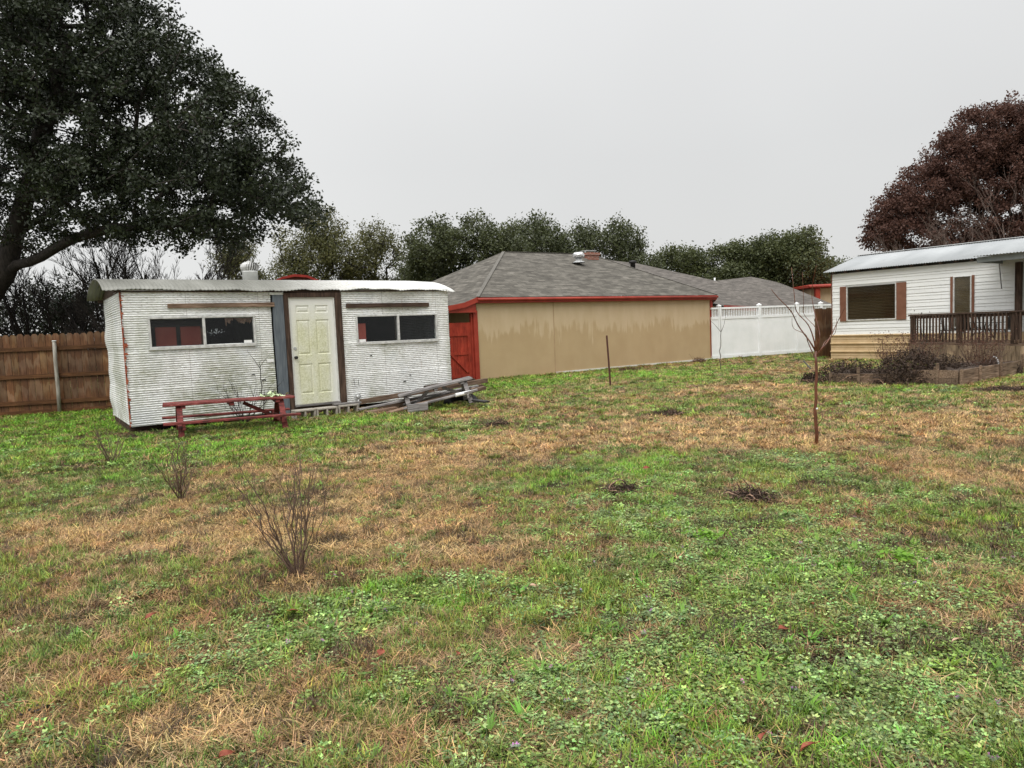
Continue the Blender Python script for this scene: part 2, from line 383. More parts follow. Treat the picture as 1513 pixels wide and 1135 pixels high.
pts = np.concatenate(pts); X, Y = pts[:, 0], pts[:, 1]
def inrect(O, A, x0, x1, y0, y1):
    a = RD(A); dx = X - O[0]; dy = Y - O[1]; lx_ = dx * cos(a) + dy * sin(a); ly_ = -dx * sin(a) + dy * cos(a)
    return (lx_ > x0) & (lx_ < x1) & (ly_ > y0) & (ly_ < y1)
ok = ~(inrect(SHED_O, SHED_A, -.08, 6.2, -.10, 2.7) | (inrect(SHED_O, SHED_A, -.3, 3.0, -.75, 0) & (rng.random(len(X)) < .6)) | inrect(HOUSE_O, HOUSE_A, .0, 11, .02, 20) | inrect(MH_O, MH_A, -.1, 14, .02, 5))
BED_O = gp(1418, 570)[:2]; BED_A = 37
ok &= ~inrect(BED_O, BED_A, .1, 3.2, .05, 2.4) | (rng.random(len(X)) < .1)
X, Y = X[ok], Y[ok]
D = dryness(X, Y); K = cloverness(X, Y); B = bareness(X, Y); r0 = rng.random(len(X)); keep = r0 > B * .8
X, Y, D, K, B = X[keep], Y[keep], D[keep], K[keep], B[keep]; n = len(X)
r1, r2 = rng.random(n), rng.random(n)
isdry = r1 < np.clip((D - .15) * 1.35, .22, .95); isclo = (~isdry) & (r2 < np.clip(K * .78 * np.clip((17 - Y) / 8, 0, 1), 0, .88)); isgrn = ~isdry & ~isclo
Z = gz(X, Y)
farS = 1 + np.clip((Y - 6) / 14, 0, 1.2)
def put(name, sel, coll, nproto, tints, smin, smax, zs=1.0):
    k = np.where(sel)[0]; q = len(k)
    P = np.stack([X[k], Y[k], Z[k] - .003], 1)
    rot = np.stack([rng.normal(0, .12, q), rng.normal(0, .12, q), rng.uniform(0, 2 * pi, q)], 1)
    s = rng.uniform(smin, smax, q) * (farS[k] if coll.name != 'clump_flower' else 1); hz = s / farS[k] ** .55 * zs(k) if callable(zs) else s
    scl = np.stack([s, s, hz], 1)
    far = (Y[k] > 8).astype(int)
    pid = rng.integers(0, nproto, q) + far * nproto
    return scatter(name, P, rot, scl, pid, tints(k, q), coll)
def hsv_var(base, q, a=.18, b=.12):
    t = np.array(base)[None, :] * (1 + rng.normal(0, a, (q, 1))) * (1 + rng.normal(0, b, (q, 3)) * np.array([1, .5, 1])); return np.clip(t, .01, 1)
cdry = protos('clump_dry', [proto('dry', i) for i in range(5)] + [proto('dry', 20 + i, 2.0) for i in range(5)])
cgrn = protos('clump_green', [proto('green', 40 + i) for i in range(5)] + [proto('green', 60 + i, 2.0) for i in range(5)])
cclo = protos('clump_clover', [proto('clover', 80 + i) for i in range(5)] + [proto('clover', 90 + i, 1.5) for i in range(5)])
lowf = fbm(X * 1.7 + 31, Y * 1.7, 3)
def tdry(k, q):
    g_ = np.clip((lowf[k] - .3) / .4, 0, 1)[:, None]; base = np.array([.275, .172, .082]) * g_ + np.array([.385, .28, .15]) * (1 - g_)
    gingery = np.clip(D[k] - .6, 0, .4)[:, None] / .4; base = base * (1 - .5 * gingery) + np.array([.58, .40, .18]) * .5 * gingery
    return np.clip(base * (1 + rng.normal(0, .27, (q, 1))) * (1 + rng.normal(0, .06, (q, 3))), .01, 1)
def tgrn(k, q):
    g_ = np.clip((lowf[k] - .3) / .4, 0, 1)[:, None]; base = np.array([.225, .29, .055]) * g_ + np.array([.125, .185, .04]) * (1 - g_)
    lush = np.clip(.25 - D[k], 0, .25)[:, None] / .25; base = base * (1 - lush) + np.array([.18, .33, .04]) * lush
    return np.clip(base * (1 + rng.normal(0, .27, (q, 1))) * (1 + rng.normal(0, .08, (q, 3))), .01, 1)
def tclo(k, q):
    g_ = np.clip((fbm(X[k] * 5, Y[k] * 5 + 80, 2) - .3) / .4, 0, 1)[:, None]; base = np.array([.18, .26, .055]) * g_ + np.array([.215, .295, .10]) * (1 - g_)
    return np.clip(base * (1 + rng.normal(0, .27, (q, 1))) * (1 + rng.normal(0, .07, (q, 3))), .01, 1)
hz_ = lambda k: .42 + .55 * fbm(X[k] * 2.4, Y[k] * 2.4 + 30, 3)
tag(put('dry_grass', isdry, cdry, 5, tdry, .8, 1.5, hz_), 'dry straw coloured grass matted over the whole lawn in patches', 'dry grass', kind='stuff')
tag(put('green_grass', isgrn, cgrn, 5, tgrn, .6, 1.25, hz_), 'fresh green grass blades growing between the straw patches', 'grass', kind='stuff')
tag(put('ground_clover', isclo, cclo, 5, tclo, .7, 1.4, hz_), 'low round leaved weeds covering the near right of the lawn', 'weeds', kind='stuff')
# scattered broadleaf weeds and tiny pink blossoms
def few(name, kind, n_, tint, cond, smin, smax, lab, cat):
    idx = np.where(cond)[0]; k = rng.choice(idx, min(n_, len(idx)), replace=False); q = len(k)
    coll = protos('clump_' + kind, [proto(kind, 300 + i) for i in range(4)])
    P = np.stack([X[k], Y[k], Z[k]], 1); rot = np.stack([rng.normal(0, .1, q), rng.normal(0, .1, q), rng.uniform(0, 6.3, q)], 1)
    s = rng.uniform(smin, smax, q); tag(scatter(name, P, rot, np.stack([s, s, s], 1), rng.integers(0, 4, q), hsv_var(tint, q), coll), lab, cat, kind='stuff')
few('broadleaf_weeds', 'broad', 420, (.13, .25, .03), isclo & (Y < 7), .5, 1.3, 'scattered bright green broadleaf weeds in the near lawn', 'weeds')
few('pink_blossoms', 'flower', 60, (.55, .42, .5), isclo & (Y < 5), .6, .9, 'tiny pink henbit blossoms dotted over the near weeds', 'flowers')
few('dead_weed_litter', 'dark', 3000, (.085, .058, .036), (B > .18) & (Y < 16), .6, 1.4, 'dark dead weed litter on the bare spots of the lawn', 'litter')

# ================================================================ WOOD, METAL, PAINT MATERIALS
def wood(name, ca, cb, scale=3, axis=0, rough=.8, bump=.4, attr=True, dark=(.03, .02, .015)):
    st = [14, 14, 14]; st[axis] = 1.0
    m = Mt(name); f = m.noise(scale, 6, tuple(st), rough=.65); g_ = m.noise(2.2, 4)
    col = m.ramp(f, [(.28, dark), (.42, ca), (.65, cb)]); col = m.mix(1, col, m.ramp(g_, [(.3, .6), (.7, 1.25)]), 'MULTIPLY')
    if attr: col = m.mix(1, col, m.attr('col').outputs['Color'], 'MULTIPLY')
    m.bump(f, bump, .006); return m.fin(col, rough, spec=.2)
W_DARK = wood('dark_wet_wood', (.045, .028, .02), (.11, .07, .05), axis=0)
W_DARKV = wood('dark_wet_wood_upright', (.045, .028, .02), (.11, .07, .05), axis=2)
W_BROWN = wood('brown_board', (.12, .075, .05), (.24, .17, .12), axis=0)
W_GREY = wood('grey_weathered_wood', (.14, .13, .125), (.33, .31, .30), axis=0, dark=(.05, .045, .04))
W_GREYV = wood('grey_weathered_wood_upright', (.14, .13, .125), (.33, .31, .30), axis=2, dark=(.05, .045, .04))
W_BED = wood('bed_plank', (.13, .085, .055), (.29, .21, .15), axis=0)
W_SKIRT = wood('deck_skirt_plank', (.17, .12, .075), (.36, .27, .18), axis=2)
RUSTM = simple('rust', (.16, .03, .015), (.36, .10, .045), 18, rough=.9)
STEEL = simple('galvanised_steel', (.42, .43, .43), (.62, .63, .62), 5, rough=.45, metal=.6, bump=.1)
CONC = simple('concrete', (.26, .23, .19), (.42, .39, .34), 14, rough=.95, bump=.5)
PVC = simple('white_plastic', (.74, .75, .74), (.8, .8, .79), 3, rough=.35, bump=0)
BLACK = simple('black_metal', (.012, .012, .012), (.03, .028, .026), 8, rough=.5)
GLASSD = None
def glassmat(name, tint=(.9, .95, .95), refl=.45):
    m = Mt(name); t_ = m.n('BsdfTransparent'); t_.inputs[0].default_value = (*tint, 1); g_ = m.n('BsdfGlossy'); g_.inputs['Roughness'].default_value = .06
    fr = m.n('Fresnel', IOR=1.5); ad = m.math('MULTIPLY', fr.outputs[0], refl, True); mx = m.n('MixShader')
    m.l(ad, mx.inputs[0]); m.l(t_.outputs[0], mx.inputs[1]); m.l(g_.outputs[0], mx.inputs[2]); m.l(mx.outputs[0], m.out.inputs[0]); return m.m
GLASS = glassmat('window_glass', (.85, .87, .87))

# white corrugated siding: grime, algae and flaked paint
m = Mt('white_corrugated_siding'); xyz = m.sepz()
g1 = m.noise(7, 6, (1, 1, 5), rough=.7); g2 = m.noise(1.1, 5, (1.2, 1, .6)); g3 = m.noise(60, 3, (.25, 1, 2.2)); g4 = m.noise(.8, 4, loc=(4, 0, 2))
col = m.ramp(m.noise(2.5, 5), [(.3, (.78, .79, .77)), (.7, (.86, .87, .85))])
col = m.mix(m.math('MULTIPLY', m.ramp(g3, [(.52, 0.0), (.62, 1.0)]), .6), col, (.20, .19, .16))
zf = m.math('SUBTRACT', 1.25, m.math('MULTIPLY', xyz[2], .42), True)
alg = m.math('MULTIPLY', m.math('MULTIPLY', m.ramp(g2, [(.45, 0.0), (.60, 1.0)]), m.ramp(g1, [(.35, .1), (.62, 1.0)])), zf)
col = m.mix(m.math('MULTIPLY', alg, .85), col, (.19, .205, .09))
col = m.mix(m.math('MULTIPLY', m.ramp(g4, [(.56, 0.0), (.66, 1.0)]), .35), col, (.52, .56, .58))
sx = m.math('FRACT', m.math('DIVIDE', m.math('ADD', xyz[0], .25), 1.22)); col = m.mix(m.math('MULTIPLY', m.ramp(sx, [(.0, 1.0), (.006, 1.0), (.008, 0.0)]), .55), col, (.22, .20, .17))
rs_ = m.noise(16, 3, (1.0, 1, .06), loc=(3, 0, 1)); col = m.mix(m.math('MULTIPLY', m.math('MULTIPLY', m.ramp(rs_, [(.66, 0.0), (.72, 1.0)]), m.ramp(m.noise(1.7, 2, loc=(9, 0, 9)), [(.45, 0.0), (.6, 1.0)])), .5), col, (.30, .17, .09))
m.bump(m.noise(3, 3), .25, .02); SIDING = m.fin(col, .5, spec=.35)
# grooves hold dark dirt
m2_ = Mt('roof_tin'); s_ = m2_.sepz()
base = m2_.ramp(m2_.noise(1.0, 5, (1.6, .35, 1)), [(.3, (.13, .13, .112)), (.55, (.22, .22, .195)), (.75, (.33, .33, .30))])
rt = m2_.math('MULTIPLY', m2_.math('SUBTRACT', s_[0], 2.6), .6, True)
base = m2_.mix(m2_.math('MULTIPLY', rt, .85), base, m2_.ramp(m2_.noise(9, 5), [(.3, (.55, .54, .5)), (.6, (.74, .74, .71))]))
m2_.bump(m2_.noise(8, 4), .2, .006); ROOFTIN = m2_.fin(base, .55, metal=.15, spec=.4)

# ================================================================ WHITE SHED
shed = thing('corrugated_shed', 'long white corrugated metal shed with mossy door, standing left of the tan house', 'shed', (*SHED_O, 0), SHED_A)
SL, SDp, SZ0, SZ1 = 6.16, 2.6, .10, 2.38
def corr_wall(L, holes, wob, pitch=.0385, amp=.0075, z0=SZ0, z1=SZ1):
    zs = np.arange(z0, z1, pitch / 5); xs = set(np.arange(0, L, .22).tolist() + [L])
    for h in holes: xs |= {h[0], h[1]}
    xs = np.array(sorted(xs)); XX, ZZ = np.meshgrid(xs, zs)
    ph = 2 * pi * (ZZ + .005 * np.sin(XX * 1.1 + ZZ * 2)) / pitch
    lap = ((ZZ - z0) % .62) / .62 * -.008
    YY = -amp * (1 + np.sin(ph)) + wob(XX, ZZ) + lap
    V = np.stack([XX, YY, ZZ], -1).reshape(-1, 3); nr, nc = XX.shape; I = np.arange(nr * nc).reshape(nr, nc)
    cx = (XX[:-1, :-1] + XX[:-1, 1:]) / 2; cz = (ZZ[:-1, :-1] + ZZ[1:, :-1]) / 2; keep = np.ones_like(cx, bool)
    for (a0, a1, b0, b1) in holes: keep &= ~((cx > a0) & (cx < a1) & (cz > b0) & (cz < b1))
    Fq = np.stack([I[:-1, :-1], I[:-1, 1:], I[1:, 1:], I[1:, :-1]], -1)[keep]
    return V, Fq
H1 = (.40, 2.07, 1.42, 1.87); H2 = (4.08, 5.82, 1.33, 1.83); HD = (2.42, 3.76, 0, 3)
wobf = lambda x, z: .016 * np.sin(x * 2.1 + z * 1.7) * np.clip(z, 0, 1) + .010 * np.sin(x * 5.3 - z * 3.1)
V, Fq = corr_wall(SL, [H1, H2, HD], wobf)
V[:, 1] -= .0
quick('front_wall', V, Fq, SIDING, shed, smooth=True)
V, Fq = corr_wall(SDp, [], lambda x, z: .014 * np.sin(z * 6.1 + 1.0) * np.clip((x - .9), 0, 1.6) * .6 + .012 * np.sin(z * 11))
V2 = np.stack([V[:, 1], V[:, 0], V[:, 2]], 1); quick('side_wall', V2, Fq[:, ::-1], SIDING, shed, smooth=True)
V, Fq = corr_wall(SDp, [], lambda x, z: 0 * x); V2 = np.stack([SL - V[:, 1], V[:, 0], V[:, 2]], 1); quick('side_wall', V2, Fq, SIDING, shed, smooth=True)
HB = (.7, 1.75, 1.35, 1.80)
V, Fq = corr_wall(SL, [HB, (4.0, 4.5, 1.35, 1.8)], lambda x, z: 0 * x); V2 = np.stack([V[:, 0], SDp - V[:, 1], V[:, 2]], 1); quick('back_wall', V2, Fq[:, ::-1], SIDING, shed, smooth=True)
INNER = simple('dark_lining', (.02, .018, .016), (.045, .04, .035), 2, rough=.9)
b = MB()
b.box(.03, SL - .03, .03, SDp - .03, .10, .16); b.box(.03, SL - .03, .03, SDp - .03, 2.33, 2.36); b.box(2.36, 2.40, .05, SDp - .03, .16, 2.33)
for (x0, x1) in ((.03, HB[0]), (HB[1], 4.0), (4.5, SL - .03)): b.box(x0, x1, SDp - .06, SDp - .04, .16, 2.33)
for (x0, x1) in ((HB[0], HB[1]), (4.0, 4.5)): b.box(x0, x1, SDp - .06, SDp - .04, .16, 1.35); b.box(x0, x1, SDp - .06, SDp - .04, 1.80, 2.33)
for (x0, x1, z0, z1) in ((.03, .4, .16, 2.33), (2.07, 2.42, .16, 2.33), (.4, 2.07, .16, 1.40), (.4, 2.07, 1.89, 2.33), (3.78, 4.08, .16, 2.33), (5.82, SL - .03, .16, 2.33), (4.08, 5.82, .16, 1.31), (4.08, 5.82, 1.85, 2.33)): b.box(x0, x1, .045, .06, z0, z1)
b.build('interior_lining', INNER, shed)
# skids under the shed
b = MB(); b.box(.02, SL - .02, .40, .50, -.02, .085, jit=.008); b.box(.02, SL - .02, SDp - .14, SDp - .04, -.02, .085)
for k in range(5): b.box(.02 + 1.5 * k, .16 + 1.5 * k, .51, SDp - .15, .0, .085)
b.build('skid', W_DARK, shed)
# rust along the near corner
b = MB(); z = SZ0
while z < SZ1 - .03:
    dz = random.uniform(.015, .05); wd = random.choice([.004, .01, .018, .03]) * random.uniform(.6, 1.6); 
    if 1.25 < z < 1.75 or z > 2.15: wd *= 1.6
    b.face([(-.022, -.024, z), (wd - .02, -.027 - random.uniform(0, .01), z + random.uniform(0, .01)), (wd * .7 - .02, -.026, z + dz), (-.022, -.024, z + dz)])
    b.face([(-.022, -.024, z), (-.022, -.024, z + dz), (-.026, wd * .5, z + dz), (-.026, wd * .5, z)])
    z += dz
b.build('rusty_corner', RUSTM, shed)
# roof: arched corrugated tin
xs = np.arange(-.27, SL + .17, .0125); ang = np.linspace(0, 1, 22)
XX, AA = np.meshgrid(xs, ang); YR = -.11 + AA * (SDp + .26)
ZR = 2.352 + .285 * np.sin(pi * np.clip(AA, 0, 1)) ** .8 + .0055 * np.sin(2 * pi * XX / .066)
sag = .012 * np.sin(XX * 1.6 + 1) + .009 * np.sin(XX * 4.7) + .006 * np.sin(XX * 11); ZR += sag * (1 - np.sin(pi * AA)) - .035 * np.clip(XX - 5.7, 0, 1)
YR = YR + .02 * np.sin(XX * 2.3) * (1 - AA) * (AA < .2)
# lapped sheets: each sheet lifts slightly at its edge
sh = (XX % .62) / .62; ZR += .010 * sh * (AA < .25)
V = np.stack([XX, YR, ZR], -1).reshape(-1, 3); nr, nc = XX.shape; I = np.arange(nr * nc).reshape(nr, nc)
Fq = np.stack([I[:-1, :-1], I[:-1, 1:], I[1:, 1:], I[1:, :-1]], -1).reshape(-1, 4)
rf = quick('roof', V, Fq, ROOFTIN, shed, smooth=True)
so_ = rf.modifiers.new('t', 'SOLIDIFY'); so_.thickness = .004
b = MB(); b.box(-.10, SL + .02, -.05, -.018, 2.325, 2.348); b.box(-.1, SL, SDp + .01, SDp + .04, 2.30, 2.35)
for k, x in enumerate((-.03, SL - .01)):
    b.face([(x + .02, -.02 + (SDp + .04) * t / 10, 2.34 + (.27 * sin(pi * t / 10) ** .8 if 0 < t < 10 else 0)) for t in range(11)])
b.build('fascia', W_DARK, shed)
# roof turbine vent
vs = MB(); vs.lathe([(.145, -.10), (.145, .17), (.15, .175), (.15, .19), (.14, .195)], (2.43, 1.25, 2.62), 28); vst = vs.build('vent_stack', simple('vent_paint', (.55, .56, .54), (.7, .71, .69), 6, rough=.4), shed)
vh = MB(); o_ = Vector((2.43, 1.25, 2.81))
for k in range(22):
    a0 = 2 * pi * k / 22; pr = [(.125, 0), (.165, .04), (.178, .085), (.165, .13), (.12, .17), (.05, .192)]
    for j in range(5):
        (r0_, z0_), (r1_, z1_) = pr[j], pr[j + 1]; tw = .10
        P = [(r0_, a0 + tw * j * .6, z0_), (r0_ * .90, a0 + tw * j * .6 + .20, z0_), (r1_ * .90, a0 + tw * (j + 1) * .6 + .20, z1_), (r1_, a0 + tw * (j + 1) * .6, z1_)]
        vh.face([tuple(o_ + Vector((r_ * cos(t), r_ * sin(t), z_))) for r_, t, z_ in P], smooth=True)
vh.lathe([(.06, .185), (.055, .2), (.01, .205)], tuple(o_), 16); vh.lathe([(.13, -.005), (.13, .012)], tuple(o_), 24); vh.lathe([(.1, .0), (.12, .09), (.08, .16)], tuple(o_), 16, c=.06)  # near-black core added, its colour standing in for shade between the vanes
vh.build('vent_turbine', simple('vent_metal', (.5, .5, .48), (.7, .7, .68), 6, rough=.35, metal=.3, attr=True), shed, recalc=False)
# windows
ALU = simple('aluminium_frame', (.46, .46, .44), (.68, .68, .65), 14, rough=.4, metal=.25, bump=.1)
SCREEN = Mt('insect_screen'); t_ = SCREEN.n('BsdfTransparent'); df = SCREEN.n('BsdfDiffuse'); df.inputs[0].default_value = (.05, .05, .05, 1); mx = SCREEN.n('MixShader'); mx.inputs[0].default_value = .22
SCREEN.l(t_.outputs[0], mx.inputs[1]); SCREEN.l(df.outputs[0], mx.inputs[2]); SCREEN.l(mx.outputs[0], SCREEN.out.inputs[0])
def window(x0, x1, z0, z1, mid, tilt=0):
    f_ = MB(); t = .035
    f_.box(x0, x1, -.055, .02, z0, z0 + t); f_.box(x0, x1, -.055, .02, z1 - t, z1); f_.box(x0, x0 + t, -.052, .02, z0 + t, z1 - t); f_.box(x1 - t, x1, -.052, .02, z0 + t, z1 - t)
    f_.box(mid - .022, mid + .022, -.058, .015, z0 + t, z1 - t); f_.box(x0 - .02, x1 + .02, -.06, -.02, z0 - .018, z0 - .002)
    o = f_.build('window', ALU, shed, bevel=.003)
    for (a_, b_) in ((x0 + t, mid - .022), (mid + .022, x1 - t)):
        q = MB(); q.box(a_, b_, -.012, -.008, z0 + t, z1 - t); q.build('pane', GLASS, o)
    return o
w1 = window(.36, 2.11, 1.375, 1.915, 1.235); q = MB(); q.box(.40, 1.21, -.034, -.032, 1.41, 1.88); q.build('insect_screen', SCREEN.m, w1)
w2 = window(4.04, 5.86, 1.295, 1.865, 4.955)
STK = simple('sticker_paper', (.75, .75, .74), (.82, .82, .8), 30, rough=.5, bump=0); DK = simple('sticker_print', (.12, .12, .13), (.2, .2, .2), 30, bump=0)
def sticker(w_, x, z):
    q = MB(); q.box(x, x + .14, -.0155, -.0135, z, z + .05); o = q.build('sticker', STK, w_)
q = MB()
sticker(w1, 1.90, 1.415); sticker(w2, 4.10, 1.335)
# white doodle on the right pane of the left window
q = MB()
for k in range(26):
    x, z = random.gauss(1.43, .05), random.gauss(1.635, .028); a_ = random.uniform(0, 3.1); l_ = random.uniform(.008, .03); t_ = random.uniform(.002, .006)
    q.face([(x - l_ * cos(a_), -.0155, z - l_ * sin(a_)), (x + t_ * sin(a_), -.0155, z - t_ * cos(a_)), (x + l_ * cos(a_), -.0155, z + l_ * sin(a_)), (x - t_ * sin(a_), -.0155, z + t_ * cos(a_))])
q.build('window_smudge', simple('chalk', (.22, .25, .27), (.42, .46, .48), 30, bump=0), w1, recalc=False)
# boards above the windows
def plank(nm, x0, x1, z0, z1, y0, y1, mt, par=None, c=None, jit=.004): q = MB(); q.box(x0, x1, y0, y1, z0, z1, c=c, jit=jit); return q.build(nm, mt, par if par else shed, bevel=.004)
plank('board', .68, 2.47, 2.055, 2.135, -.062, -.026, W_BROWN, c=1.3); plank('board', 3.86, 5.68, 2.005, 2.095, -.062, -.026, W_DARK)
GREYP = simple('grey_paint', (.085, .10, .115), (.135, .155, .17), 4, (8, 8, 1), rough=.7)
plank('grey_panel', 2.445, 2.645, .04, 2.27, -.04, .02, GREYP); plank('trim_patch', 2.40, 2.65, 2.272, 2.32, -.045, .02, SIDING)
# door frame and door
fr_ = MB(); fr_.box(2.65, 2.735, -.06, .06, .02, 2.31, jit=.005); fr_.box(3.63, 3.76, -.06, .06, .02, 2.31, jit=.005); fr_.box(2.735, 3.63, -.058, .06, 2.225, 2.31, jit=.004)
fr_.build('door_frame', W_DARKV, shed, bevel=.004)
plank('threshold_beam', 2.737, 3.628, .02, .165, -.05, .06, W_DARK, jit=.006); plank('threshold', 2.74, 3.625, .168, .205, -.085, .05, W_GREY, jit=.002)
m = Mt('mossy_white_door'); xz = m.sepz(); n1 = m.noise(5, 6, (1, 1, .5)); n2 = m.noise(45, 4)
cx_ = m.math('ABSOLUTE', m.math('SUBTRACT', xz[0], 3.16)); edge = m.math('SUBTRACT', 1.0, m.math('MULTIPLY', m.math('SUBTRACT', cx_, .26), 6.0), True)
zz = m.math('SUBTRACT', 1.0, m.math('MULTIPLY', m.math('SUBTRACT', xz[2], 1.6), 1.7), True)
mo = m.math('MULTIPLY', m.math('MULTIPLY', m.ramp(n1, [(.25, .55), (.55, 1.0)]), edge), zz)
col = m.mix(mo, (.74, .74, .70), m.ramp(n2, [(.35, (.49, .49, .30)), (.65, (.70, .70, .53))])); DOORM = m.fin(col, .5, spec=.35)
d_ = MB(); X0, X1, Z0, Z1 = 2.765, 3.600, .21, 2.20; yF = -.012
PA = [(2.87, 3.13, 1.93, 2.07), (3.24, 3.50, 1.93, 2.07), (2.87, 3.13, 1.14, 1.80), (3.24, 3.50, 1.14, 1.80), (2.87, 3.13, .40, .97), (3.24, 3.50, .40, .97)]
gx = sorted({X0, X1, 2.87, 3.13, 3.24, 3.50}); gz_ = sorted({Z0, Z1} | {p[2] for p in PA} | {p[3] for p in PA})
for i in range(len(gx) - 1):
    for j in range(len(gz_) - 1):
        cxx, czz = (gx[i] + gx[i + 1]) / 2, (gz_[j] + gz_[j + 1]) / 2
        if not any(p[0] < cxx < p[1] and p[2] < czz < p[3] for p in PA): d_.face([(gx[i], yF, gz_[j]), (gx[i + 1], yF, gz_[j]), (gx[i + 1], yF, gz_[j + 1]), (gx[i], yF, gz_[j + 1])])
for (a0, a1, b0, b1) in PA:
    def ring(o1, y1, o2, y2):
        A = [(a0 + o1, y1, b0 + o1), (a1 - o1, y1, b0 + o1), (a1 - o1, y1, b1 - o1), (a0 + o1, y1, b1 - o1)]; B_ = [(a0 + o2, y2, b0 + o2), (a1 - o2, y2, b0 + o2), (a1 - o2, y2, b1 - o2), (a0 + o2, y2, b1 - o2)]
        for k in range(4): d_.face([A[k], A[(k + 1) % 4], B_[(k + 1) % 4], B_[k]])
        return B_
    ring(0, yF, .014, yF + .013); ring(.014, yF + .013, .024, yF + .013); B_ = ring(.024, yF + .013, .045, yF + .002); d_.face(B_)
d_.box(X0, X1, yF + .014, yF + .04, Z0, Z1)
door = d_.build('door', DOORM, shed, recalc=False)
q = MB(); q.box(2.737, 2.763, -.03, .03, .207, 2.222); q.box(3.602, 3.628, -.03, .03, .207, 2.222); q.box(2.764, 3.601, -.03, .03, 2.201, 2.222); q.build('door_lining', simple('off_white', (.6, .6, .56), (.74, .74, .7), 8), shed)
q = MB(); q.tube([(2.815, -.012, 1.10), (2.815, -.04, 1.10), (2.815, -.045, 1.10), (2.815, -.075, 1.10)], [.028, .026, .014, .03], 16); q.tube([(2.815, -.075, 1.10), (2.815, -.085, 1.10)], [.03, .02], 16); q.build('doorknob', BLACK, door)
q = MB(); q.tube([(2.815, -.012, 1.27), (2.815, -.028, 1.27)], [.03, .026], 16); q.build('deadbolt', STEEL, door)
# capped pipe and small fittings low on the wall
q = MB(); q.tube([(3.99, -.028, .26), (3.99, -.055, .26)], .065, 20); q.tube([(3.99, -.055, .26), (3.99, -.075, .26)], [.045, .02], 16); q.tube([(4.0, -.045, .20), (4.0, -.045, .02)], .014, 8); q.build('pipe_fitting', STEEL, shed)
q = MB()
for (x, z, l) in ((3.93, .62, .10), (4.02, .60, .12), (3.94, .52, .06)): q = MB(); q.tube([(x, -.035, z), (x + .01, -.035, z - l)], .004, 5); q.build('metal_bracket', BLACK, shed)
for (x, z, l) in ((1.98, .83, .07), (2.15, .72, .09), (5.0, .48, .07), (4.3, 1.05, .05), (5.15, .60, .04)): q = MB(); q.tube([(x, -.033, z), (x + l * .6, -.036, z + .01), (x + l, -.033, z - .006)], [.004, .012, .003], 5); q.build('torn_metal', BLACK, shed)

plank('plywood_patch', 2.28, 2.40, 1.04, 1.10, -.036, -.030, simple('patch_white', (.72, .72, .70), (.8, .8, .78), 5, bump=0), jit=0)
# red pieces and torn lining inside, seen through the panes
a35 = RD(35)
def sh(x, y, z=0): return (SHED_O[0] + x * cos(a35) - y * sin(a35), SHED_O[1] + x * sin(a35) + y * cos(a35), z)
REDC = simple('red_panel_paint', (.62, .11, .08), (.74, .17, .12), 3, rough=.6)
cb = thing('red_panels', 'pair of faded red cabinet seen inside behind the screened left window pane', 'panels', sh(.84, .10, .17), 35)
q = MB(); q.box(-.36, .36, 0, .40, 0, 1.60); q.build('backing_box', INNER, cb); 
for s_ in (-1, 1): q = MB(); q.box(*((-.36, -.035) if s_ < 0 else (.035, .36)), -.02, -.001, .03, 1.57); q.build('door', REDC, cb, bevel=.004)  # red faces, no doors: added as stand-in for the red house in the glass
cb = thing('red_slab', 'narrow red locker seen inside at the left edge of the right window', 'slab', sh(4.19, .12, .17), 35)
q = MB(); q.box(-.12, .12, 0, .3, 0, 1.53); q.build('backing_box', REDC, cb); q = MB(); q.box(-.11, .11, -.02, -.001, .02, 1.51); q.build('door', REDC, cb)  # plain red box and face for the red piece in the pane
INS = simple('torn_lining', (.30, .17, .12), (.48, .32, .25), 20, rough=.95)
q = MB(); x = 1.60
while x < 2.06:
    h = .05 + .12 * abs(sin(x * 9)) * random.uniform(.5, 1.2); q.face([(x, .03, 1.90), (x + .05, .035, 1.90), (x + .04 + random.uniform(-.02, .02), .03 + random.uniform(-.01, .02), 1.90 - h), (x + .01, .04, 1.90 - h * random.uniform(.5, .9))]); x += .028
q.build('torn_lining', INS, shed, recalc=False)

# ---------------------------------------------------------------- cinder blocks by the door
def cinder():
    q = MB(); L, Hh, Wd = .40, .19, .19; t = .035; xs_ = [0, t, L / 2 - t / 2, L / 2 + t / 2, L - t, L]
    q.box(0, L, 0, Wd, 0, t); q.box(0, L, 0, Wd, Hh - t, Hh)
    for k in (0, 2, 4): q.box(xs_[k], xs_[k + 1], 0.001, Wd - .001, t, Hh - t)
    return q
blk = None
for i, (x, y, dz, da, lb) in enumerate([(2.52, -.66, -.02, 2, 'left concrete block below the mossy door, nearest the red table'), (2.93, -.65, -.02, -1, 'middle concrete block below the mossy door with both cores showing'), (3.36, -.62, -.01, 1, 'right concrete block below the door with a plank laid on it')]):
    o = cinder().build('cinder_block', CONC, None, bevel=.006); o.location = sh(x, y, dz); o.rotation_euler = (0, 0, RD(35 + da)); tag(o, lb, 'concrete block', 'concrete blocks used as a step')
q = MB(); q.box(0, .52, 0, .15, 0, .03, jit=.004); o = q.build('step_plank', W_GREY, None, bevel=.003); o.location = sh(3.30, -.60, .182); o.rotation_euler = (0, 0, RD(34)); tag(o, 'short weathered plank lying on the right concrete block', 'plank')

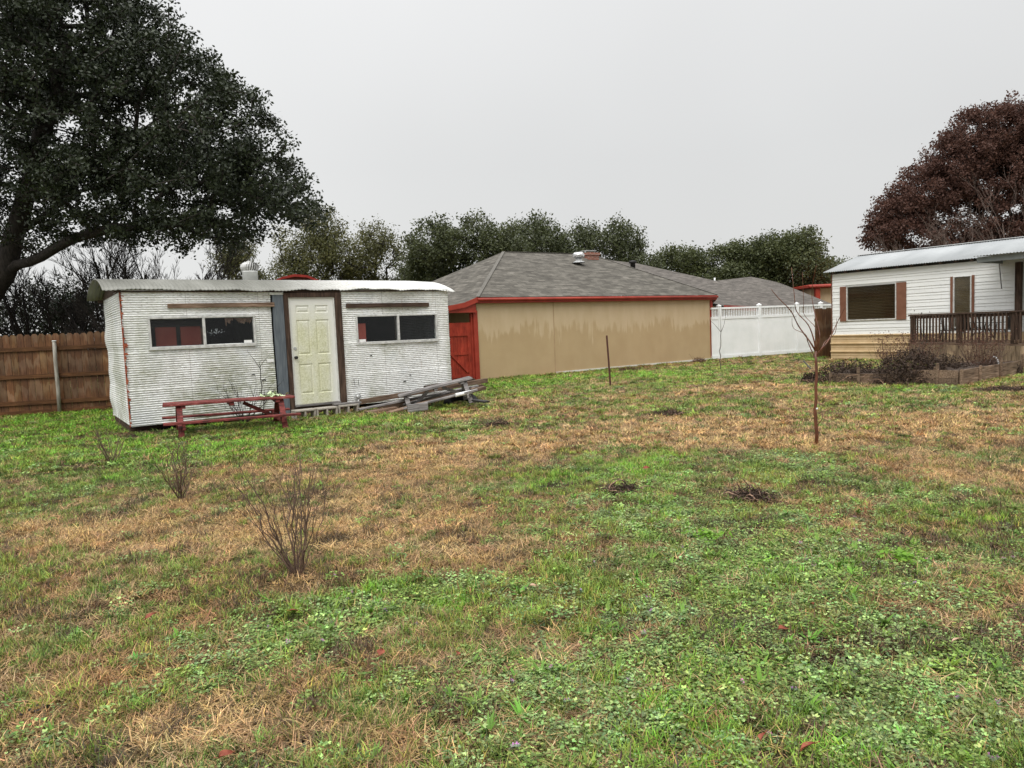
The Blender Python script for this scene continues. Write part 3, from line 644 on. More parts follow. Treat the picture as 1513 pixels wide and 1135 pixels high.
# ---------------------------------------------------------------- picnic tables
m = Mt('flaking_red_paint'); f = m.noise(18, 6, (.3, 1, 1), rough=.7); col = m.ramp(f, [(.36, (.045, .016, .014)), (.48, (.13, .026, .022)), (.60, (.22, .048, .042)), (.70, (.33, .15, .13))]); m.bump(f, .5, .004); REDP = m.fin(col, .75)
def picnic(name, label, L, Hh, Wd, bh, mt, loc, ang, tilt=0, group=None, seatgap=.26, braces=(1,)):
    t = thing(name, label, 'picnic table', loc, ang, group); t.rotation_euler = (0, tilt, RD(ang))
    q = MB(); n = 4; pw = Wd / n
    for k in range(n): q.box(-L / 2 + random.uniform(-.015, .015), L / 2 + random.uniform(-.015, .015), -Wd / 2 + k * pw + .004, -Wd / 2 + (k + 1) * pw - .004, Hh - .035, Hh, jit=.003)
    for x in (-L * .36, 0, L * .36): q.box(x - .035, x + .035, -Wd / 2 + .02, Wd / 2 - .02, Hh - .085, Hh - .037)
    q.build('tabletop', mt, t, bevel=.003)
    yb = Wd / 2 + seatgap
    for s in (-1, 1):
        q = MB(); q.box(-L / 2 - .02, L / 2 + .02, s * yb - .075, s * yb + .075, bh - .035, bh, jit=.003); q.build('bench', mt, t, bevel=.003)
    for x in (-L * .36 - .055, L * .36 + .055):
        for s in (-1, 1):
            q = MB(); q.beam((x, s * (Wd / 2 - .09), Hh - .04), (x, s * (yb + .0), 0), .035, .085, up=(1, 0, 0)); q.build('leg', mt, t, bevel=.003)
        q = MB(); q.box(x - .02 + (.04 if x < 0 else -.04), x + .02 + (.04 if x < 0 else -.04), -yb - .07, yb + .07, bh - .125, bh - .037); q.build('cross_beam', mt, t, bevel=.003)
    for s in braces:
        q = MB(); q.beam((s * L * .10, 0, Hh - .07), (s * (L * .36), 0, bh - .09), .035, .06); q.build('brace', mt, t)
    return t
ta, tb = gp(275, 641), gp(412, 634); 
picnic('picnic_table', 'flaking red wooden picnic table in front of the left shed window', 1.98, .52, .50, .26, REDP, sh(1.32, -1.13, -.01), 27, RD(.6))
gt = picnic('picnic_table', 'grey weathered picnic table leaning on the lumber by the right end of the shed', 1.45, .46, .40, .24, W_GREY, (-1.42, 13.75, -.02), 12, RD(-11), seatgap=.18, braces=(-1, 1))
# pale green clump of lichen cloth on the red table
q = MB(); bmk = []
base = Vector(sh(2.02, -1.2, .50))
for k in range(70):
    p = base + Vector((random.gauss(0, .09), random.gauss(0, .05), abs(random.gauss(0, .022)))); a_ = random.uniform(0, 6.28); r_ = random.uniform(.02, .045)
    n_ = Vector((random.gauss(0, .6), random.gauss(0, .6), 1)).normalized(); x_ = n_.orthogonal().normalized(); y_ = n_.cross(x_)
    q.face([tuple(p + (x_ * cos(a_ + j * 1.26) + y_ * sin(a_ + j * 1.26)) * r_ * random.uniform(.6, 1.2)) for j in range(5)])
tag(q.build('crumpled_leaves', simple('pale_green', (.38, .48, .26), (.60, .70, .45), 20), None, recalc=False), 'pale green crumpled clump lying on the right end of the red picnic table', 'leaves')

# ---------------------------------------------------------------- lumber pile
def lumber(name, label, a, b, w_, h_, mt, cat='board', c=None, grp='lumber stacked beside the shed'):
    a, b = Vector(a), Vector(b); L = (b - a).length; q = MB(); n = 6
    d = (b - a).normalized(); o = bpy.data.objects.new('x', None)
    q.box(0, L, -w_ / 2, w_ / 2, -h_ / 2, h_ / 2, c=c, jit=.004)
    ob = q.build(name, mt, None, bevel=.004); ob.location = a; ob.rotation_euler = (0, -math.asin(d.z), math.atan2(d.y, d.x)); bpy.data.objects.remove(o)
    return tag(ob, label, cat, grp)
lumber('timber_beam', 'thick brown timber beam on top of the lumber pile, its end near the pipe fitting', at(532, 594, 13.85), at(719, 562, 15.2), .12, .09, W_BROWN, 'beam', c=.75)
lumber('timber_beam', 'dark brown beam lowest against the shed wall in the lumber pile', at(560, 604, 13.7), at(712, 572, 15.0), .14, .12, W_BROWN, 'beam', c=.55)
lumber('board', 'long thin grey board slanting in front of the lumber pile', at(530, 605, 13.3), at(706, 570, 14.5), .09, .035, W_GREY)
lumber('board', 'dark board end poking out behind the grey picnic table top', at(628, 572, 14.6), at(700, 561, 15.4), .10, .06, W_DARK, c=.8)
lumber('board', 'pale brown plank resting low under the grey picnic table', at(575, 610, 13.0), at(700, 574, 14.4), .12, .04, W_BROWN, c=1.35)
lumber('board', 'short grey board lying flat in the grass left of the grey picnic table', at(541, 611, 13.1), at(585, 604, 13.5), .16, .08, W_BROWN, c=1.1)
lumber('board', 'rounded brown plank sticking out furthest right of the lumber pile', at(655, 588, 14.0), at(716, 573, 14.8), .10, .07, W_BROWN, c=.9)
lumber('timber_block', 'short grey timber block on the grass under the grey table', at(602, 604, 12.9), at(632, 600, 13.0), .10, .14, W_GREY, 'timber')
q = MB(); q.tube([at(673, 584, 13.35), at(697, 579, 13.5)], .035, 12); tag(q.build('white_pipe', PVC, None), 'short white plastic pipe lying on the bench of the grey picnic table', 'pipe')
q = MB(); pc = Vector(at(681, 594, 14.3)); R_ = .30
for k in range(24):
    pass
q.tube([tuple(pc + Vector((R_ * cos(t * pi / 12) * .9, R_ * sin(t * pi / 12) * .35, .10 * sin(t * pi / 12)))) for t in range(25)], .085, 10, cap=False)
tag(q.build('old_tyre', simple('black_rubber', (.012, .012, .012), (.03, .03, .03), 20, rough=.8), None), 'old black tyre lying under the lumber pile', 'tyre')
lumber('board', 'black charred board lying in the grass right of the lumber pile', at(697, 591, 13.6), at(720, 594, 13.3), .14, .035, BLACK, grp='lumber stacked beside the shed')

# ================================================================ LEFT FENCE
m = Mt('wet_cedar'); xz = m.sepz(); f = m.noise(3, 6, (14, 14, 1), rough=.65); g_ = m.noise(1.0, 5, (3, 1, 1.6)); h_ = m.noise(9, 3, (1, 1, .25))
col = m.ramp(f, [(.25, (.055, .022, .009)), (.5, (.11, .048, .018)), (.7, (.165, .078, .03))])
zz = m.math('ADD', xz[2], m.math('MULTIPLY', m.math('SUBTRACT', h_, .5), .9))
fac = m.ramp(m.math('FRACT', m.math('DIVIDE', m.math('SUBTRACT', zz, .02), .64)), [(.0, 0.0), (.55, 0.0), (.78, .75), (.97, .6), (1.0, 0.0)])
col = m.mix(m.math('MULTIPLY', fac, .62), col, (.22, .145, .085)); col = m.mix(1, col, m.ramp(g_, [(.3, .6), (.7, 1.3)]), 'MULTIPLY'); col = m.mix(1, col, m.attr('col').outputs['Color'], 'MULTIPLY')
m.bump(f, .4, .006); CEDAR = m.fin(col, .65, spec=.35)
fen = thing('wooden_fence', 'tall wet brown plank fence left of the white shed', 'fence', (-10.3, 16.0, 0), 15)
q = MB(); x = -6.0
while x < 7.0:
    pw = .14; t = random.uniform(.96, 1.06) * random.choice([.75, .9, 1, 1.1, 1.25]); h = 1.80 + random.uniform(-.015, .015); y = .04 + random.uniform(0, .006)
    c_ = (t, t * random.uniform(.92, 1.02), t * random.uniform(.85, 1.05)); z0 = .0
    P = [(x + .004, z0), (x + pw - .003, z0), (x + pw - .003, h - .045), (x + pw - .04, h), (x + .04, h), (x + .004, h - .045)]
    q.face([(a_, y, b_) for a_, b_ in P], c_); q.face([(a_, y + .018, b_) for a_, b_ in P][::-1], c_)
    for k in range(6): (a_, b_), (c2, d2) = P[k], P[(k + 1) % 6]; q.face([(a_, y, b_), (a_, y + .018, b_), (c2, y + .018, d2), (c2, y, d2)], c_)
    x += pw
q.build('planks', CEDAR, fen, recalc=False)
CEDARH = wood('cedar_rail', (.085, .036, .014), (.15, .07, .028), axis=0, rough=.6)
for z_ in (.27, .86, 1.47):
    x = -6.0
    while x < 7: q = MB(); q.box(x, x + 2.38, -.002, .038, z_ - .045, z_ + .045, c=random.uniform(.85, 1.15)); q.build('rail', CEDARH, fen); x += 2.4
q = MB(); q.box(-6, 7, .0, .03, .0, .10); q.build('kick_board', CEDARH, fen)
for x_ in (-2.4, 2.45, 4.85): q = MB(); q.tube([(x_, -.04, 0), (x_, -.04, 1.66)], .03, 10); q.build('post', W_GREYV, fen)
GP = simple('weathered_pole', (.22, .20, .17), (.38, .36, .31), 10, (3, 3, .5), rough=.85)
q = MB(); q.tube([(.07, -.06, 0), (.08, -.06, .55), (.075, -.05, 1.2), (.085, -.05, 1.62)], .04, 12); po = q.build('post', GP, fen); q = MB(); q.tube([(.085, -.05, 1.62), (.085, -.05, 1.64)], [.05, .045], 12); q.build('post_cap', PVC, po)

# ================================================================ TAN HOUSE
m = Mt('tan_wall_panel'); xz = m.sepz(); drip = m.noise(2.6, 5, (1.6, 1, .22), rough=.6); dr2 = m.noise(9, 4, (1.3, 1, .10)); big = m.noise(.7, 3)
edge = m.math('ADD', xz[2], m.math('ADD', m.math('ADD', m.math('MULTIPLY', m.math('SUBTRACT', drip, .5), 1.1), m.math('MULTIPLY', m.math('SUBTRACT', big, .5), 1.6)), m.math('MULTIPLY', m.math('SUBTRACT', dr2, .5), 1.1)))
wet = m.ramp(edge, [(.44, 1.0), (.47, 0.0)]); edge2 = m.math('DIVIDE', edge, 3.0); wet = m.ramp(edge2, [(.44, 1.0), (.50, 0.0)])
dry_ = m.ramp(m.noise(3, 4, (1, 1, .3)), [(.3, (.49, .37, .23)), (.7, (.55, .43, .28))]); wt = m.ramp(m.noise(1.3, 3), [(.35, (.39, .275, .145)), (.7, (.44, .32, .175))])
col = m.mix(m.math('MULTIPLY', wet, .72), dry_, wt); eff = m.ramp(m.noise(12, 5, (.5, 1, 3)), [(.62, 0.0), (.75, 1.0)]); col = m.mix(m.math('MULTIPLY', eff, .22), col, (.62, .55, .45))
m.bump(m.noise(60, 2, (1, 1, .1)), .15, .004); TAN = m.fin(col, .8, spec=.2)
REDT = simple('red_trim_paint', (.25, .028, .016), (.34, .045, .026), 3, rough=.5)
REDG = wood('red_gate_paint', (.27, .028, .016), (.38, .055, .028), axis=2, rough=.6, dark=(.12, .015, .01))
def shingle(name, ca, cb, cm_):
    m = Mt(name); br = m.n('TexBrick'); m.l(m.coord('UV'), br.inputs['Vector']); br.offset = .37; br.inputs['Scale'].default_value = 1.0; br.inputs['Brick Width'].default_value = .34; br.inputs['Row Height'].default_value = .145
    br.inputs['Mortar Size'].default_value = .008; br.inputs['Mortar Smooth'].default_value = .3; br.inputs['Color1'].default_value = (*ca, 1); br.inputs['Color2'].default_value = (*cb, 1); br.inputs['Mortar'].default_value = (*cm_, 1); br.inputs['Bias'].default_value = -.1
    n_ = m.noise(1.1, 4); col = m.mix(1, br.outputs[0], m.ramp(n_, [(.3, .85), (.7, 1.12)]), 'MULTIPLY'); n3 = m.noise(90, 3); col = m.mix(1, col, m.ramp(n3, [(.3, .8), (.7, 1.2)]), 'MULTIPLY')
    n4 = m.n('TexNoise'); m.l(m.coord('UV', (2.6, 7.0, 1)), n4.inputs['Vector']); n4.inputs['Scale'].default_value = 1.0; n4.inputs['Detail'].default_value = 3
    col = m.mix(1, col, m.ramp(n4.outputs['Fac'], [(.3, .75), (.7, 1.25)]), 'MULTIPLY')
    m.bump(br.outputs['Fac'], -.4, .01); return m.fin(col, .9, spec=.15)
SH1 = shingle('grey_shingles', (.085, .078, .066), (.155, .143, .122), (.045, .042, .036)); SH2 = shingle('brown_grey_shingles', (.10, .09, .08), (.15, .135, .12), (.06, .055, .05))
def roof_planes(name, planes, mt, parent, thick=.05):
    q = MB(); q.uv = []
    for P in planes:
        P = [Vector(p) for p in P]; e_ = (P[1] - P[0]).normalized(); n_ = (P[1] - P[0]).cross(P[2] - P[0]).normalized(); v_ = n_.cross(e_)
        q.face([tuple(p) for p in P]); q.uv += [((p - P[0]).dot(e_), (p - P[0]).dot(v_)) for p in P]
    o = q.build(name, mt, parent, recalc=False); return o
house = thing('tan_house', 'long low tan house with grey hipped roof and red trim behind the yard', 'house', (*HOUSE_O, 0), HOUSE_A)
HL = 10.6
def wall_local(nm, x0, x1, par, mt=TAN, y0=0, y1=.12, z0=0, z1=2.30, off=0): q = MB(); q.box(x0, x1, y0 + off, y1, z0, z1); return q.build(nm, mt, par)
wall_local('front_wall', .06, 2.93, house); wall_local('front_wall', 2.955, HL - .1, house)
q = MB(); q.box(2.925, 2.96, -.004, .11, .02, 2.30); q.build('panel_seam', simple('seam', (.36, .25, .14), (.42, .29, .17), 4), house)
q = MB(); q.box(HL - .12, HL, .12, 9, 0, 2.3); q.box(.0, .12, .12, 9, 0, 2.3); q.build('side_wall', TAN, house)
q = MB(); q.box(2.96, HL - .1, -.025, .0, -.02, .055, jit=.01); q.build('foundation', simple('footing', (.5, .48, .43), (.68, .66, .6), 20), house)
q = MB(); q.box(HL - .1, HL + .03, -.03, .10, .0, 2.28); q.build('corner_board', REDT, house)
# fascia and gutter
q = MB(); q.box(-.02, HL + .12, -.17, -.145, 2.27, 2.43); q.box(-.02, HL + .12, -.15, .0, 2.262, 2.28); q.tube([(-.02, -.20, 2.37), (HL + .12, -.20, 2.37)], .045, 8); q.build('gutter', REDT, house)
q = MB(); q.beam((HL + .12, -.10, 2.34), (HL + .75, .62, 2.22), .03, .22); q.build('fascia', REDT, house)
# main roof
AP, AQ = (4.32, 4.62, 4.41), (8.75, 4.72, 4.44)
Lx = [(.0, -.18, 2.44), (-.45, -.16, 2.285), (-1.0, -.14, 2.20), (-2.6, -.1, 2.02)]
front = [(0, -.18, 2.44), (HL + .14, -.18, 2.44), AQ, AP]
lb = (2.32, 6.06, 3.44)
planes = [front, [(-2.6, 7.5, 2.02), Lx[3], Lx[2], (-.9, 7.5, 2.3)], [(-.9, 7.5, 2.3), Lx[2], Lx[1], (-.2, 7.3, 2.5)], [(-.2, 7.3, 2.5), Lx[1], Lx[0], (.9, 7.0, 2.9)], [(.9, 7.0, 2.9), Lx[0], AP, lb],
          [(HL + .14, -.18, 2.44), (HL + .80, .60, 2.30), (HL + 1.2, 4.4, 3.4), AQ]]
roof_planes('roof', planes, SH1, house)
q = MB()
for A_, B_ in ((Lx[0], AP), (AP, AQ), (AQ, (HL + .14, -.18, 2.44)), (AP, lb)): q.beam(Vector(A_) + Vector((0, 0, .012)), Vector(B_) + Vector((0, 0, .012)), .11, .015)
q.build('ridge_cap', simple('ridge_shingle', (.10, .092, .078), (.14, .13, .112), 8), house)
# back of roof so it is closed from the side
bk_ = (5.8, 7.6, 3.4); rim_ = [(HL + 1.2, 4.4, 3.4), AQ, AP, lb, (.9, 7.0, 2.9), (1, 11, 2.2), (HL + 1, 11, 2.2)]
roof_planes('rear_roof', [[rim_[i], rim_[(i + 1) % 7], bk_] for i in range(7)], SH1, house)
# side porch eave over the gate
q = MB()
for k in range(3): q.beam((Lx[k][0], -.19, Lx[k][2] - .07), (Lx[k + 1][0], -.17, Lx[k + 1][2] - .07), .025, .14)
q.face([(-.03, -.12, 2.06), (-.03, -.12, 2.36), (-.62, -.12, 2.18), (-1.2, -.12, 2.08), (-1.2, -.12, 2.02)]); q.face([(-.03, -.10, 2.06), (-.03, -.10, 2.36), (-.62, -.10, 2.18), (-1.2, -.10, 2.08), (-1.2, -.10, 2.02)]); q.box(-2.4, -.02, -.13, -.02, 2.0, 2.055)
q.build('porch_trim', REDT, house)
for bb in ((-.09, .055, -.05, .10, 0, 2.06), (-.155, -.095, .0, .09, 0, 1.98), (-2.5, -2.4, -.05, .1, 0, 2.0)): q = MB(); q.box(*bb); q.build('porch_post', REDT, house, bevel=.005)
q = MB(); q.box(-2.4, -.0, 1.9, 2.0, 0, 2.1); q.build('porch_back_wall', simple('porch_wall', (.20, .155, .10), (.27, .21, .14), 3), house)
# second wing
def hl(p): a_, b_ = floc(HOUSE_O, HOUSE_A, p); return (a_, b_, float(p[2]))
W0 = hl(at(1069, 452, 27.9)); W1 = hl(at(1116, 454, 29.0)); RA = hl(at(870, 381, 31.5)); RB = hl(at(940, 389, 33.0)); RC = hl(at(1058, 415, 32.0))
roof_planes('wing_roof', [[W0, W1, RC, RB, RA, (8.9, 3.4, 3.3)], [W1, (W1[0] + 2.5, W1[1] + 7, 2.3), (RB[0] + 1, RB[1] + 6, 4.2), RB, RC]], SH2, house)
q = MB(); q.beam((W0[0], W0[1] - .03, W0[2] - .06), (W1[0], W1[1] - .03, W1[2] - .06), .03, .17); q.build('wing_fascia', REDT, house)
q = MB(); q.face([(HL, 1, 0), (W1[0] - .1, W1[1] + .3, 0), (W1[0] - .1, W1[1] + .3, W1[2] - .1), (HL, 1, 2.2)]); q.build('wing_wall', TAN, house)
# turbine on house roof, chimney, black vent
def hw_(x, y, z=0): return (HOUSE_O[0] + x * cos(a35) - y * sin(a35), HOUSE_O[1] + x * sin(a35) + y * cos(a35), z)
tp = hl(at(855, 383, 27.6)); q = MB(); o_ = (tp[0], tp[1], tp[2] - .12)
q.lathe([(.26, -.02), (.2, .02), (.12, .05), (.12, .16)], o_, 20); q.build('vent_base', STEEL, house); q = MB()
q.lathe([(.12, .17), (.19, .20), (.215, .26), (.2, .32), (.13, .37), (.03, .385)], o_, 24)
for k in range(18): a_ = 2 * pi * k / 18; q.tube([(o_[0] + r_ * cos(a_), o_[1] + r_ * sin(a_), o_[2] + z_) for r_, z_ in ((.13, .17), (.2, .2), (.225, .26), (.21, .32), (.13, .38))], .008, 4)
q.build('roof_vent', simple('bright_metal', (.6, .6, .6), (.8, .8, .8), 5, rough=.25, metal=.7, bump=0), house)
m = Mt('chimney_brick'); br = m.n('TexBrick'); mp = m.coord('Object', (1, 1, 1)); cb_ = m.n('CombineXYZ'); xz = m.sepz(); m.l(m.math('ADD', xz[0], xz[1]), cb_.inputs[0]); m.l(xz[2], cb_.inputs[1]); m.l(cb_.outputs[0], br.inputs['Vector'])
br.inputs['Scale'].default_value = 1; br.inputs['Brick Width'].default_value = .22; br.inputs['Row Height'].default_value = .075; br.inputs['Mortar Size'].default_value = .008; br.inputs['Color1'].default_value = (.20, .07, .045, 1); br.inputs['Color2'].default_value = (.30, .12, .08, 1); br.inputs['Mortar'].default_value = (.3, .27, .24, 1)
BRICK = m.fin(br.outputs[0], .9)
cp = hl(at(877, 374, 29.0)); q = MB(); q.box(cp[0] - .28, cp[0] + .28, cp[1], cp[1] + .6, cp[2] - .9, cp[2] - .08); q.box(cp[0] - .32, cp[0] + .32, cp[1] - .04, cp[1] + .64, cp[2] - .08, cp[2] + .02); ch = q.build('chimney', BRICK, house)
q = MB(); q.box(cp[0] - .30, cp[0] + .25, cp[1] + .1, cp[1] + .5, cp[2] + .10, cp[2] + .12); q.box(cp[0] - .3, cp[0] - .28, cp[1] + .15, cp[1] + .2, cp[2] + .02, cp[2] + .1); q.box(cp[0] + .2, cp[0] + .22, cp[1] + .15, cp[1] + .2, cp[2] + .02, cp[2] + .1); q.build('chimney_cap', STEEL, ch)
bp_ = hl(at(935, 391, 31.5)); q = MB(); q.lathe([(.11, -.2), (.11, .05), (.17, .06), (.17, .14), (.10, .17), (.02, .18)], bp_, 16); q.build('roof_vent', BLACK, house)
bp_ = hl(at(1056, 418, 32)); q = MB(); q.tube([bp_, (bp_[0], bp_[1], bp_[2] + .22)], .04, 8); q.build('vent_pipe', PVC, house)
# red gate
gate = thing('plank_gate', 'red wooden plank gate with diagonal brace between shed and tan house', 'gate', hw_(-.17, .02), HOUSE_A)
q = MB(); x = -1.15
while x < -.01: q.box(x, x + .108, 0, .02, .06 + .0, 1.72 + random.uniform(-.005, .005), c=random.uniform(.9, 1.12)); x += .112
q.build('boards', REDG, gate)
q = MB(); q.box(-1.15, -.03, -.022, -.001, 1.33, 1.42); q.box(-1.15, -.03, -.022, -.001, .12, .21); q.box(-.12, -.03, -.023, -.001, .211, 1.329); q.box(-1.15, -.125, -.022, -.001, .78, .86); q.build('frame', REDG, gate)
q = MB(); q.beam((-1.0, -.033, 1.1), (-.16, -.033, .27), .02, .07); q.build('brace', REDG, gate)

# ================================================================ WHITE VINYL FENCE
VIN = simple('white_vinyl', (.74, .76, .75), (.83, .84, .84), 1.4, rough=.35, bump=0); 
c0 = gp(1057, 533)
vf = thing('vinyl_fence', 'white vinyl privacy fence with open picket top beside the tan house', 'fence', (hw_(HL + .05, -.0)[0], hw_(HL + .05, 0)[1] - .1, 0), 26)
PX = [.28, 2.33, 4.38, 5.75, 8.0, 10.2]; last = -.1
FH = 1.98
for i, x in enumerate(PX):
    q = MB(); q.box(x - .065, x + .065, -.065, .065, 0, FH + .04); q.face([(x - .08, -.08, FH + .04), (x + .08, -.08, FH + .04), (x + .08, .08, FH + .04), (x - .08, .08, FH + .04)])
    for (a_, b_) in (((-.08, -.08), (.08, -.08)), ((.08, -.08), (.08, .08)), ((.08, .08), (-.08, .08)), ((-.08, .08), (-.08, -.08))): q.face([(x + a_[0], a_[1], FH + .04), (x + b_[0], b_[1], FH + .04), (x, 0, FH + .11)])
    q.build('post', VIN, vf)
    x0, x1 = last, x - .065
    for (za, zb) in ((FH - .08, FH - .01), (FH - .46, FH - .36), (.03, .15)): q = MB(); q.box(x0, x1, -.033, .033, za, zb); q.build('rail', VIN, vf)
    q = MB(); q.box(x0, x1, -.012, .012, .15, FH - .46)
    y_ = x0 + .15
    while y_ < x1: q.box(y_ - .004, y_ + .004, -.014, -.012, .15, FH - .46, c=.9); y_ += .15
    q.build('panel', VIN, vf)
    q = MB(); y_ = x0 + .05
    while y_ < x1 - .03: q.box(y_ - .016, y_ + .016, -.012, .012, FH - .36, FH - .08); y_ += .085
    q.build('pickets', VIN, vf); last = x + .065
# short brown fence beside mobile home
bf = thing('wooden_fence', 'short piece of dark brown plank fence between vinyl fence and mobile home', 'fence', (*gp(1212, 529)[:2], 0), 5)
q = MB(); x = -.18
while x < .62: q.box(x, x + .135, 0, .02, 0, 1.74 + random.uniform(-.02, .02), c=random.uniform(.6, .95)); x += .142
q.build('planks', CEDAR, bf)
for z_ in (.3, 1.3): q = MB(); q.box(-.18, .66, .022, .06, z_, z_ + .09); q.build('rail', CEDARH, bf)

# ================================================================ HOUSE BEYOND
BEI = simple('beige_siding', (.50, .38, .24), (.58, .45, .30), 2, (6, 6, .6), rough=.8)
nh = thing('hip_roof_house', 'low house with brown grey hipped roof rising beyond the white vinyl fence', 'house', (0, 0, 0))
pk = at(1110, 409, 44); lf = at(1040, 417, 42); e0 = at(1085, 458, 37); e1 = at(1232, 450, 40); bk = at(1150, 415, 52)
e0[2] = e1[2] = 2.1
roof_planes('roof', [[tuple(e0), tuple(e1), tuple(pk), tuple(lf)], [tuple(e1), (e1[0] + 3, e1[1] + 10, 2.1), tuple(bk + np.array([0, 0, -.1])), tuple(pk)], [(e0[0] - 4, 39, 2.1), tuple(e0), tuple(lf), (lf[0] - 4, 46, 3.9)]], SH2, nh)
q = MB(); q.face([(e0[0], e0[1] + .4, 0), (e1[0], e1[1] + .4, 0), (e1[0], e1[1] + .4, 2.15), (e0[0], e0[1] + .4, 2.15)]); q.face([(e1[0], e1[1] + .4, 0), (e1[0] + 3, e1[1] + 10, 0), (e1[0] + 3, e1[1] + 10, 2.1), (e1[0], e1[1] + .4, 2.1)]); q.build('wall', BEI, nh)
q = MB(); q.beam((e0[0], e0[1] - .02, 2.06), (e1[0], e1[1] - .02, 2.06), .03, .12); q.build('fascia', simple('dark_fascia', (.06, .05, .05), (.1, .09, .08), 3), nh)
rb = thing('beige_building', 'beige building with a thin red roof edge behind the mobile home corner', 'building', (*at(1190, 440, 48)[:2], 0), -4)
zt = float(at(1210, 423, 48)[2])
q = MB(); q.box(.4, 9, 0, 6, 0, zt - .15); q.build('wall', BEI, rb); q = MB(); q.box(0, 9.5, -.6, 6.5, zt - .12, zt + .10); q.tube([(0, -.65, zt), (9.5, -.65, zt)], .10, 8); q.build('roof', REDT, rb, bevel=.05); q = MB(); q.box(.5, .8, -.5, -.2, 0, zt - .15); q.build('post', REDT, rb)
# red roof behind shed
rr = thing('red_roof_shed', 'low shed whose red gable roof peeks over the white shed by the turbine vent', 'shed', (*at(440, 420, 26)[:2], 0), 8)
zt = float(at(440, 405, 26)[2]); q = MB()
prof = [(-1.0, -.28), (-.55, -.09), (-.1, 0), (.35, -.05), (.85, -.28), (.85, -.36), (.33, -.13), (-.1, -.09), (-.55, -.17), (-1.0, -.36)]
q.face([(x_, 0, zt + z_) for x_, z_ in prof]); q.face([(x_, 3, zt + z_) for x_, z_ in prof][::-1])
for k in range(10): (a_, b_), (c2, d2) = prof[k], prof[(k + 1) % 10]; q.face([(a_, 0, zt + b_), (a_, 3, zt + b_), (c2, 3, zt + d2), (c2, 0, zt + d2)])
q.build('roof', simple('bright_red_roof', (.28, .025, .018), (.36, .04, .028), 3, rough=.5), rr); q = MB(); q.face([(-.95, .1, 0), (.8, .1, 0), (.8, .1, zt - .33), (.33, .1, zt - .12), (-.1, .1, zt - .08), (-.55, .1, zt - .16), (-.95, .1, zt - .33)]); q.box(-.95, .8, .12, 2.9, 0, zt - .36); q.build('wall', simple('dark_red_wall', (.10, .03, .02), (.16, .05, .03), 3), rr)

# ================================================================ MOBILE HOME
MHL = 11.5
mh = thing('mobile_home', 'white sided mobile home with grey metal roof and beige corrugated skirting', 'mobile home', (*MH_O, 0), MH_A)
m = Mt('white_lap_siding'); xz = m.sepz(); n1 = m.noise(1.6, 4, (.5, 1, 4)); n2 = m.noise(14, 4, (1, 1, .3)); col = m.ramp(n1, [(.3, (.70, .71, .69)), (.7, (.80, .81, .79))]); col = m.mix(m.math('MULTIPLY', m.ramp(n2, [(.6, 0.0), (.8, 1.0)]), .25), col, (.35, .33, .28)); SID = m.fin(col, .45, spec=.4)
# lap siding in 0.2 m courses, tilted slightly, with a dark shadow lip
def lap_wall(x0, x1, z0, z1, holes, par, mt, course=.205, nm='siding'):
    q = MB(); z = z0; i = 0
    while z < z1 - .01:
        zt_ = min(z + course, z1); segs = [(x0, x1)]
        for sub in ((z, z + (zt_ - z) * .5), (z + (zt_ - z) * .5, zt_)):
            pass
        rows = [(z, z + .62 * (zt_ - z), -.028, -.012), (z + .62 * (zt_ - z), zt_, -.024, -.010)]
        for (a_, b_, y0_, y1_) in rows:
            cuts = [(x0, x1)]
            for (h0, h1, g0, g1) in holes:
                if b_ > g0 + .01 and a_ < g1 - .01:
                    nc = []
                    for (s0, s1) in cuts:
                        if h0 > s0: nc.append((s0, min(h0, s1)))
                        if h1 < s1: nc.append((max(h1, s0), s1))
                    cuts = [c_ for c_ in nc if c_[1] > c_[0]]
            for (s0, s1) in cuts:
                q.face([(s0, y0_, a_), (s1, y0_, a_), (s1, y1_, b_), (s0, y1_, b_)]); q.face([(s0, y1_ + .012, a_), (s1, y1_ + .012, a_), (s1, y0_, a_), (s0, y0_, a_)])
        z = zt_
    return q.build(nm, mt, par, recalc=False)
WH = [(.47, 2.42, 1.27, 2.42), (3.72, 4.34, .9, 2.46)]
lap_wall(0, MHL, .82, 2.86, WH, mh, SID, .205)
q = MB(); q.box(-.0, MHL, .02, .06, .8, 2.86); 
wl = MB()
for (x0, x1, z0, z1) in ((0, .47, .8, 2.86), (.47, 2.42, .8, 1.27), (.47, 2.42, 2.42, 2.86), (2.42, 3.72, .8, 2.86), (3.72, 4.34, 2.46, 2.86), (3.72, 4.34, .8, .9), (4.34, MHL, .8, 2.86)): wl.box(x0, x1, .003, .05, z0, z1)
wl.box(0, .05, .05, 4.2, .8, 2.86); wl.box(0, MHL, 4.2, 4.25, .8, 2.86); wl.box(MHL - .05, MHL, .05, 4.2, .8, 2.86); wl.box(.0, MHL, .06, 4.2, .78, .80)
wl.build('wall', SID, mh)
q = MB(); q.box(-.03, .0, -.035, .06, .8, 2.86); q.build('corner_trim', simple('brown_trim', (.12, .05, .03), (.17, .075, .045), 4), mh)
